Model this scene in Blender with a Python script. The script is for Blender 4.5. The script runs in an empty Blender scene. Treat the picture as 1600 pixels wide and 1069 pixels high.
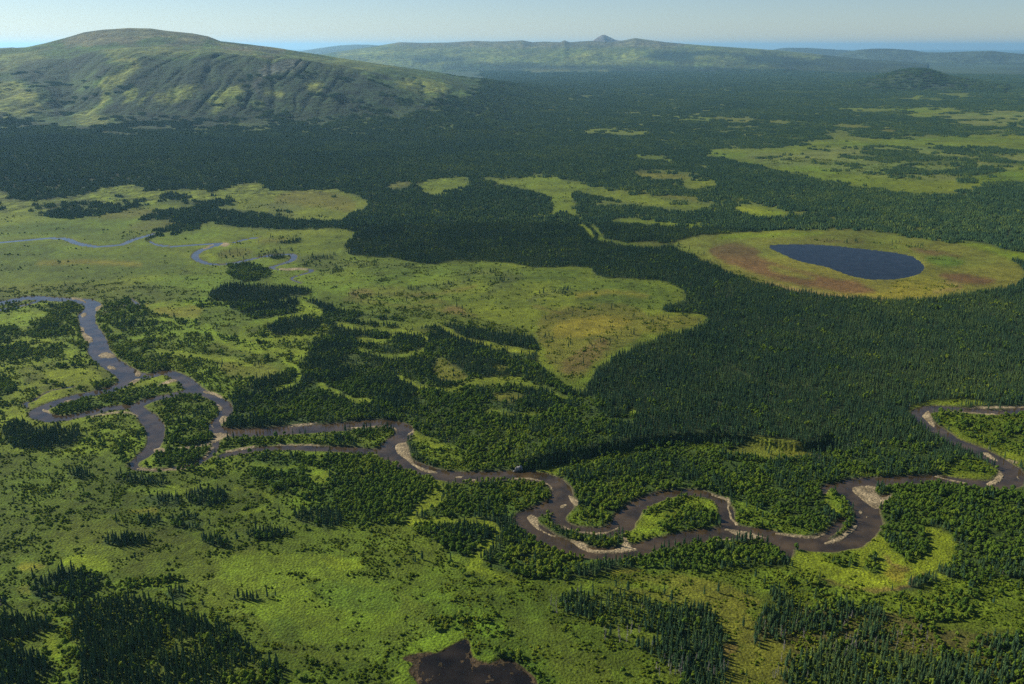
import bpy, math
import numpy as np
R = math.radians
# ------------------------------------------------------------------ camera, sky, sun, exposure
SC = bpy.context.scene
H = 400.0                 # height of the aircraft above the valley floor, metres
F = 1400.0                # focal length in pixels of a 1600 px wide frame
CX, CY = 800.0, 534.5
Y0 = 72.0                 # row of the true horizon
PITCH = math.atan((CY - Y0) / F)
cam = bpy.data.cameras.new('camera')
cam.lens = 36.0 * F / 1600.0
cam.sensor_width = 36.0
cam.clip_start = 1.0
cam.clip_end = 300000.0
camo = bpy.data.objects.new('camera', cam)
SC.collection.objects.link(camo)
camo.location = (0, 0, H)
camo.rotation_euler = (math.pi / 2 - PITCH, 0, 0)
SC.camera = camo

SUN_AZ = R(-62)           # left of the viewing direction
SUN_EL = R(35)
W = bpy.data.worlds.new("World")
SC.world = W
W.use_nodes = True
nt = W.node_tree
nt.nodes.clear()
sky = nt.nodes.new('ShaderNodeTexSky')
sky.sky_type = 'NISHITA'
sky.sun_disc = False
sky.sun_elevation = SUN_EL
sky.sun_rotation = SUN_AZ
sky.altitude = 1500
sky.air_density = 1.0
sky.dust_density = 0.5
sky.ozone_density = 4.2
bg = nt.nodes.new('ShaderNodeBackground')
bg.inputs['Strength'].default_value = 0.061
wo = nt.nodes.new('ShaderNodeOutputWorld')
nt.links.new(sky.outputs[0], bg.inputs[0])
nt.links.new(bg.outputs[0], wo.inputs[0])

sl = bpy.data.lights.new('sun', 'SUN')
sl.energy = 5.0
sl.angle = R(0.5)
sl.color = (1.0, 0.93, 0.80)
so = bpy.data.objects.new('sun', sl)
SC.collection.objects.link(so)
# lamp shines along its -Z: from the sun's place in the sky down to the ground
so.rotation_euler = (math.pi / 2 - SUN_EL, 0, -SUN_AZ + math.pi)
HAZE_DENSITY = 2.1e-5
HAZE_COLOR = (.38, .71, 1.0, 1)
SC.view_settings.view_transform = 'Standard'
SC.view_settings.look = 'None'
SC.view_settings.gamma = 1.0
SC.view_settings.exposure = 0.7
SC.cycles.max_bounces = 5
SC.cycles.diffuse_bounces = 2
SC.cycles.glossy_bounces = 2
SC.cycles.transmission_bounces = 1
SC.cycles.volume_bounces = 2
SC.cycles.transparent_max_bounces = 4
SC.cycles.use_denoising = False
SC.cycles.caustics_reflective = False
SC.cycles.caustics_refractive = False

rng = np.random.default_rng(7)
SP, CP = math.sin(PITCH), math.cos(PITCH)

def pix_to_ground(x, y, z=0.0):
    u = (np.asarray(x, float) - CX) / F
    v = (np.asarray(y, float) - CY) / F
    dy = CP - v * SP
    dz = -SP - v * CP
    t = (z - H) / dz
    return u * t, dy * t

def project(X, Y, Z=0.0):
    dz = Z - H
    zc = Y * CP - dz * SP
    yc = -(Y * SP + dz * CP)
    return CX + F * X / zc, CY + F * yc / zc

def height_at(xp, yp, D):
    """height of the point at horizontal range D that lies on the ray of row yp"""
    v = (yp - CY) / F
    u = (xp - CX) / F
    dy = CP - v * SP
    dz = -SP - v * CP
    return H + D * dz / np.sqrt(dy * dy + u * u)

# ------------------------------------------------------------------ noise
def _h(ix, iy, s):
    n = (ix.astype(np.int64) * 374761393 + iy.astype(np.int64) * 668265263 + s * 982451653) & 0xFFFFFFFF
    n = ((n ^ (n >> 13)) * 1274126177) & 0xFFFFFFFF
    n = (n ^ (n >> 16)) & 0xFFFFFFFF
    n = (n * 2246822519) & 0xFFFFFFFF
    return ((n ^ (n >> 15)) & 0xFFFFFF) / float(0xFFFFFF)

def vnoise(x, y, s=0):
    x0 = np.floor(x); y0 = np.floor(y)
    fx = x - x0; fy = y - y0
    fx = fx * fx * (3 - 2 * fx); fy = fy * fy * (3 - 2 * fy)
    a = _h(x0, y0, s); b = _h(x0 + 1, y0, s); c = _h(x0, y0 + 1, s); d = _h(x0 + 1, y0 + 1, s)
    return (a * (1 - fx) + b * fx) * (1 - fy) + (c * (1 - fx) + d * fx) * fy

def fbm(x, y, s=0, o=4, g=0.5):
    r = 0; a = 1; t = 0
    for i in range(o):
        r = r + a * vnoise(x * 2 ** i + 17.3 * i, y * 2 ** i - 9.1 * i, s + i)
        t += a; a *= g
    r = r / t
    return np.clip((r - 0.5) * 1.55 + 0.5, 0, 1)

def sstep(a, b, x):
    t = np.clip((x - a) / (b - a), 0, 1)
    return t * t * (3 - 2 * t)

# ------------------------------------------------------------------ hills: ridge line, front foot and back foot in metres
def ridge(ctrl, D):
    xs = np.array([c[0] for c in ctrl], float)
    ys = np.array([c[1] for c in ctrl], float)
    v = (ys - CY) / F
    az = np.arctan2((xs - CX) / F, CP - v * SP)
    return az, height_at(xs, ys, D)

FACE = [  # the near hill, a table of heights: at each range the row each azimuth reaches
    (3300, [(-400, 262), (1000, 262)]),
    (4000, [(-400, 214), (0, 216), (400, 217), (700, 222), (1000, 227)]),
    (4600, [(-400, 180), (0, 190), (100, 188), (200, 186), (300, 188), (400, 189), (500, 189), (600, 187), (700, 189), (800, 200), (900, 208)]),
    (5000, [(-400, 150), (0, 160), (60, 158), (100, 168), (150, 150), (200, 142), (300, 140), (400, 141), (500, 146), (600, 158), (700, 176), (800, 192), (900, 197)]),
    (5600, [(-400, 125), (0, 120), (60, 118), (110, 126), (160, 100), (220, 92), (300, 92), (400, 95), (500, 104), (600, 122), (700, 148), (800, 175), (900, 184)]),
    (6500, [(-400, 110), (0, 93), (60, 88), (100, 84), (150, 74), (200, 70), (260, 73), (300, 77), (340, 80), (400, 84), (500, 93), (600, 108), (700, 128), (800, 150), (900, 168)]),
    (7600, [(-400, 112), (-100, 84), (0, 77), (40, 75), (70, 68), (100, 60), (130, 51), (160, 46.5), (200, 44), (235, 45), (260, 49), (300, 53), (325, 58), (345, 66), (380, 70), (440, 77), (500, 86), (560, 95), (620, 104), (680, 113), (720, 120), (800, 133), (860, 145), (930, 154.6)]),
]
FACE_D = [2500] + [d for d, _ in FACE] + [9500, 11500]
def hill_near(az, D):
    rows = [np.zeros_like(az)]
    for d, ctrl in FACE:
        a, z = ridge(ctrl, d)
        rows.append(np.maximum(0, np.interp(az, a, z)))
    rows.append(rows[-1] * 0.45)
    rows.append(np.zeros_like(az))
    fd = np.array(FACE_D, float)
    k = np.clip(np.searchsorted(fd, D) - 1, 0, len(fd) - 2)
    R_ = np.stack(rows)
    idx = np.arange(az.size)
    def row(i): return R_[np.clip(i, 0, len(fd) - 1), idx]
    h0, h1 = fd[k], fd[k + 1]
    t = np.clip((D - h0) / (h1 - h0), 0, 1)
    p0, p1 = row(k), row(k + 1)
    kp, kn = np.clip(k - 1, 0, 99), np.clip(k + 2, 0, len(fd) - 1)
    m0 = (p1 - row(k - 1)) / (h1 - fd[kp]) * (h1 - h0)
    m1 = (row(k + 2) - p0) / (fd[kn] - h0) * (h1 - h0)
    m0 = np.clip(m0, -3 * abs(p1 - p0), 3 * abs(p1 - p0)); m1 = np.clip(m1, -3 * abs(p1 - p0), 3 * abs(p1 - p0))
    z = (2*t**3 - 3*t**2 + 1)*p0 + (t**3 - 2*t**2 + t)*m0 + (-2*t**3 + 3*t**2)*p1 + (t**3 - t**2)*m1
    z = np.where((D < fd[0]) | (D > fd[-1]), 0, z)
    X = D * np.sin(az); Y = D * np.cos(az)
    rel = sstep(20, 150, z)
    face = sstep(4500, 4800, D) * (1 - sstep(5700, 6500, D))
    g = np.abs(vnoise(X / 130 + 1.5 * fbm(X / 500, Y / 900, 5, 2) + 0.12 * Y / 130, Y / 1900, 11) - 0.5) * 2
    g2 = np.abs(vnoise(X / 55 + 1.2 * fbm(X / 200, Y / 400, 6, 2), Y / 900, 12) - 0.5) * 2
    z = z + rel * face * (np.minimum(g, 0.5) * 24 - 9 + np.minimum(g2, 0.45) * 20 - 8)
    z = z + rel * (fbm(X / 700, Y / 700, 21, 5) - 0.5) * 44 * (1 - 0.75 * sstep(7000, 7500, D))
    return z

SIMPLE = {
 'forest_knoll': (10500, 9300, 12000, [(1300, 132), (1340, 128), (1380, 118), (1400, 113), (1415, 109), (1432, 107), (1450, 109), (1480, 119), (1520, 126), (1570, 132)]),
 'green_range': (21000, 15200, 26000, [(380, 102), (460, 92), (520, 82), (560, 76), (600, 70), (625, 66), (660, 67), (700, 66.5), (740, 64), (770, 65), (800, 64), (815, 63), (832, 66), (850, 65), (875, 66), (882, 63), (890, 66), (920, 64), (960, 66), (985, 61), (993, 59.5), (1003, 61), (1040, 66), (1100, 71), (1160, 75), (1220, 79), (1280, 85), (1340, 92), (1400, 96), (1450, 102)]),
 'pointed_peak': (24500, 23000, 26000, [(890, 74), (915, 67), (925, 64), (934, 58), (940, 54.5), (945, 54), (951, 57), (962, 62), (985, 65), (1010, 74)]),
 'blue_hill': (33000, 28500, 39000, [(440, 86), (470, 80), (500, 75), (530, 71), (555, 69.5), (580, 70), (610, 73), (650, 80), (700, 86)]),
 'left_hill': (14000, 11800, 17000, [(-400, 66), (-100, 72), (0, 75), (20, 74), (38, 77), (70, 84), (110, 95)]),
 'horizon_hill': (33000, 29500, 37000, [(1170, 88), (1200, 79), (1225, 74.5), (1260, 74.5), (1300, 77), (1330, 79), (1380, 88)]),
 'low_range': (27000, 24000, 31000, [(1290, 92), (1320, 82), (1340, 78), (1365, 76), (1390, 76), (1420, 78), (1450, 82), (1480, 82), (1510, 80.5), (1550, 79.5), (1580, 83), (1620, 86), (1680, 83), (1760, 92), (1900, 96)]),
}
def hill_simple(key, az, D):
    Dr, Df, Db, ctrl = SIMPLE[key]
    a, z = ridge(ctrl, Dr)
    zr = np.maximum(0, np.interp(az, a, z, left=0, right=0))
    if key == 'left_hill':
        zr = np.maximum(0, np.interp(az, a, z, right=0))
    t = np.where(D < Dr, (D - Df) / (Dr - Df), (Db - D) / (Db - Dr))
    X = D * np.sin(az); Y = D * np.cos(az)
    tt = np.clip(t + (fbm(X / (Dr * 0.07), Y / (Dr * 0.07), 31, 3) - 0.5) * 0.25 * (1 - np.clip(t, 0, 1)), 0, 1)
    s = np.sin(tt * math.pi / 2) ** 1.4
    n = (fbm(X / (Dr * 0.05), Y / (Dr * 0.05), 41, 5) - 0.5)
    return zr * (s + n * 0.55 * s * (1 - s) * 2) * (t > 0)

HILLS = ['near_hill'] + list(SIMPLE)
def hills(az, D):
    z = np.zeros_like(az); who = np.full(az.shape, -1)
    for i, k in enumerate(HILLS):
        if k == 'near_hill':
            m = (D > 2500) & (D < 11500)
        else:
            Dr, Df, Db, _ = SIMPLE[k]
            m = (D > Df * 0.98) & (D < Db)
        if not m.any():
            continue
        h = hill_near(az[m], D[m]) if k == 'near_hill' else hill_simple(k, az[m], D[m])
        zi = z[m]; wi = who[m]
        up = h > np.maximum(zi, 0.5)
        zi[up] = h[up]; wi[up] = i
        z[m] = zi; who[m] = wi
    return z, who

# ------------------------------------------------------------------ land cover map (traced from the valley floor)
RX0, RX1, RY0, RY1 = -260, 1860, 30, 1180
RW, RH = RX1 - RX0, RY1 - RY0
CH = ('spruce', 'broad', 'shrub', 'r', 'g', 'b')
LC = np.zeros((RH, RW, 6), np.float32)
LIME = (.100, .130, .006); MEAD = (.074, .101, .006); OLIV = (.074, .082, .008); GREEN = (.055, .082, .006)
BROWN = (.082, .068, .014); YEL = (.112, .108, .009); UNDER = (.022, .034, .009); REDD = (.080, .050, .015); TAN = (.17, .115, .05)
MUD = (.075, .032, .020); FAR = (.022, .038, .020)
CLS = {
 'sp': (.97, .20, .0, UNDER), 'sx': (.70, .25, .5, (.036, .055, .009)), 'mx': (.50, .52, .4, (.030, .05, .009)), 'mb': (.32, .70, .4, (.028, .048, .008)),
 'bk': (.03, .42, .65, (.062, .090, .006)), 'br': (.06, .70, .6, (.040, .068, .007)), 'bl': (.02, .32, .7, (.070, .105, .006)), 'wl': (.012, .20, .52, (.085, .118, .006)),
 'sc': (.006, .02, .46, (.052, .074, .005)), 'sl': (.004, .0, .34, (.060, .078, .006)), 'md': (.0, .0, .08, MEAD), 'ml': (.0, .0, .08, LIME), 'mo': (.02, .0, .20, OLIV),
 'gr': (.0, .0, .12, GREEN), 'ye': (.0, .0, .05, YEL), 'bw': (.02, .0, .25, BROWN), 'rd': (.0, .0, .0, REDD), 'ow': (.36, .20, .75, (.058, .058, .012)),
 'tn': (.0, .0, .0, TAN), 'mu': (.0, .0, .0, MUD), 'mf': (.12, .02, .3, (.060, .080, .011)), 'lr': (.0, .0, .0, (.095, .098, .012)),
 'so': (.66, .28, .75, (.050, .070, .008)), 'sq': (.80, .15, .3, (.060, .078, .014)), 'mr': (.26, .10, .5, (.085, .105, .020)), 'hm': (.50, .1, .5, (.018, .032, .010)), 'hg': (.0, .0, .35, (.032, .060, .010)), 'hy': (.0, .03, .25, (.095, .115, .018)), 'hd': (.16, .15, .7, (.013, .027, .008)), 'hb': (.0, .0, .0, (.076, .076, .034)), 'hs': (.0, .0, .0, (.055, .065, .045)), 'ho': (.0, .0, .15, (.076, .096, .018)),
}
def fill_mask(poly):
    P = np.array(poly, float)
    x0, y0 = np.floor(P.min(0)).astype(int) - 1; x1, y1 = np.ceil(P.max(0)).astype(int) + 2
    x0, x1 = max(x0, RX0), min(x1, RX1); y0, y1 = max(y0, RY0), min(y1, RY1)
    if x1 <= x0 or y1 <= y0: return None
    gx, gy = np.meshgrid(np.arange(x0, x1) + .5, np.arange(y0, y1) + .5)
    ins = np.zeros(gx.shape, bool)
    for i in range(len(P)):
        ax, ay = P[i]; bx, by = P[(i + 1) % len(P)]
        if ay == by: continue
        c = (ay > gy) != (by > gy)
        ins ^= c & (gx < (bx - ax) * (gy - ay) / (by - ay) + ax)
    return (slice(y0 - RY0, y1 - RY0), slice(x0 - RX0, x1 - RX0), ins)
def smooth_poly(P, n=2, closed=True):
    P = np.array(P, float)
    for _ in range(n):
        Q = np.roll(P, -1, 0) if closed else P[1:]
        A = P if closed else P[:-1]
        N = np.empty((len(A) * 2, 2)); N[0::2] = A * .75 + Q * .25; N[1::2] = A * .25 + Q * .75
        P = N if closed else np.vstack([P[:1], N, P[-1:]])
    return P
def stroke_mask(line, w):
    P = smooth_poly(line, 2, False)
    x0, y0 = np.floor(P.min(0) - w).astype(int); x1, y1 = np.ceil(P.max(0) + w).astype(int)
    x0, x1 = max(x0, RX0), min(x1, RX1); y0, y1 = max(y0, RY0), min(y1, RY1)
    if x1 <= x0 or y1 <= y0: return None
    gx, gy = np.meshgrid(np.arange(x0, x1) + .5, np.arange(y0, y1) + .5)
    d = np.full(gx.shape, 1e9)
    for (ax, ay), (bx, by) in zip(P[:-1], P[1:]):
        vx, vy = bx - ax, by - ay; L = vx * vx + vy * vy + 1e-9
        t = np.clip(((gx - ax) * vx + (gy - ay) * vy) / L, 0, 1)
        d = np.minimum(d, np.hypot(gx - ax - t * vx, gy - ay - t * vy))
    return (slice(y0 - RY0, y1 - RY0), slice(x0 - RX0, x1 - RX0), d < w / 2)
def put(m, c):
    if m is None: return
    s, b, k, col = CLS[c]
    v = np.array([s, b, k, *col], np.float32)
    sub = LC[m[0], m[1]]; sub[m[2]] = v
def A(c, *pts): put(fill_mask(smooth_poly(pts, 1)), c)
def S(c, w, *pts): put(stroke_mask(pts, w), c)
def E(c, x, y, a, b): A(c, *[(x + a * math.cos(t), y + b * math.sin(t)) for t in np.linspace(0, 6.283, 13)[:-1]])

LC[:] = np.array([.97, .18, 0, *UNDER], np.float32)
# each line: A class x y x y ... (area), S class width x y ... (stroke), E class x y a b (ellipse); coordinates are rows and columns of the survey picture
HILLMAP = """
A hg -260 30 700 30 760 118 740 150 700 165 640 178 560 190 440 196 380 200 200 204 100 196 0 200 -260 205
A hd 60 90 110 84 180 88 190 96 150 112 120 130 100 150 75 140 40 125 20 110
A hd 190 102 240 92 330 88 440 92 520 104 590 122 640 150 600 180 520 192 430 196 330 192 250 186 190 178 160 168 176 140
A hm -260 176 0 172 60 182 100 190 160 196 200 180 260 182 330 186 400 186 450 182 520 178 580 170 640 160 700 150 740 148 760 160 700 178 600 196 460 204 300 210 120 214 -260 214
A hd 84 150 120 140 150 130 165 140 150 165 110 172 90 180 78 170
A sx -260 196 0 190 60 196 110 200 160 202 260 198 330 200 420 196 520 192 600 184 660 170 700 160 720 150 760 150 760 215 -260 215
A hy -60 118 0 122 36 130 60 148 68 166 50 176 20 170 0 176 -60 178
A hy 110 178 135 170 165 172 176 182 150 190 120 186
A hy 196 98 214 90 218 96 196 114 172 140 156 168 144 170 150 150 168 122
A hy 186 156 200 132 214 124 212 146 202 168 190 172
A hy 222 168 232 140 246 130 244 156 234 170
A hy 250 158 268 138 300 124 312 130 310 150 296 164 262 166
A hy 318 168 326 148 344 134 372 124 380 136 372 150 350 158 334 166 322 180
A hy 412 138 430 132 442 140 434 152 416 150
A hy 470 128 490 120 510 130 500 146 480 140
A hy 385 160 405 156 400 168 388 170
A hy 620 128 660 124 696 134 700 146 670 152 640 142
A ho 150 74 230 70 330 74 300 84 240 84 190 92 150 96
A ho 300 76 400 72 470 80 540 94 600 106 560 110 470 92 380 84
A ho -60 84 20 80 80 76 60 96 10 104 -60 110
A hb 100 60 150 40 240 36 330 52 348 66 300 70 240 62 180 60 120 72 80 72
A hb 340 66 420 72 470 84 430 84 360 76
A hs 400 100 430 96 462 98 460 108 424 110 414 118 412 136 406 136 404 118 396 110
S hs 2 408 134 412 150 404 180
A ho 520 30 1240 30 1300 84 1240 104 1100 108 1000 110 940 108 860 112 760 108 640 108 560 98 520 90
A hb 600 60 700 60 780 60 860 60 940 60 1000 56 1080 68 1060 76 960 74 840 76 720 74 620 74
A hy 820 84 880 78 940 76 1000 82 980 92 900 98 840 98
A hy 560 84 600 80 640 84 620 92 580 92
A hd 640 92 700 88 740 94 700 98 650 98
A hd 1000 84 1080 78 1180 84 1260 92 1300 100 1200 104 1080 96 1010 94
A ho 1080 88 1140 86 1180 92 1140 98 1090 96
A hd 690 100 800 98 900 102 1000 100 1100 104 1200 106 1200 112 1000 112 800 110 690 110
S ho 3 730 84 780 86 820 84
S hd 3 580 88 640 90 690 86
"""
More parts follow.
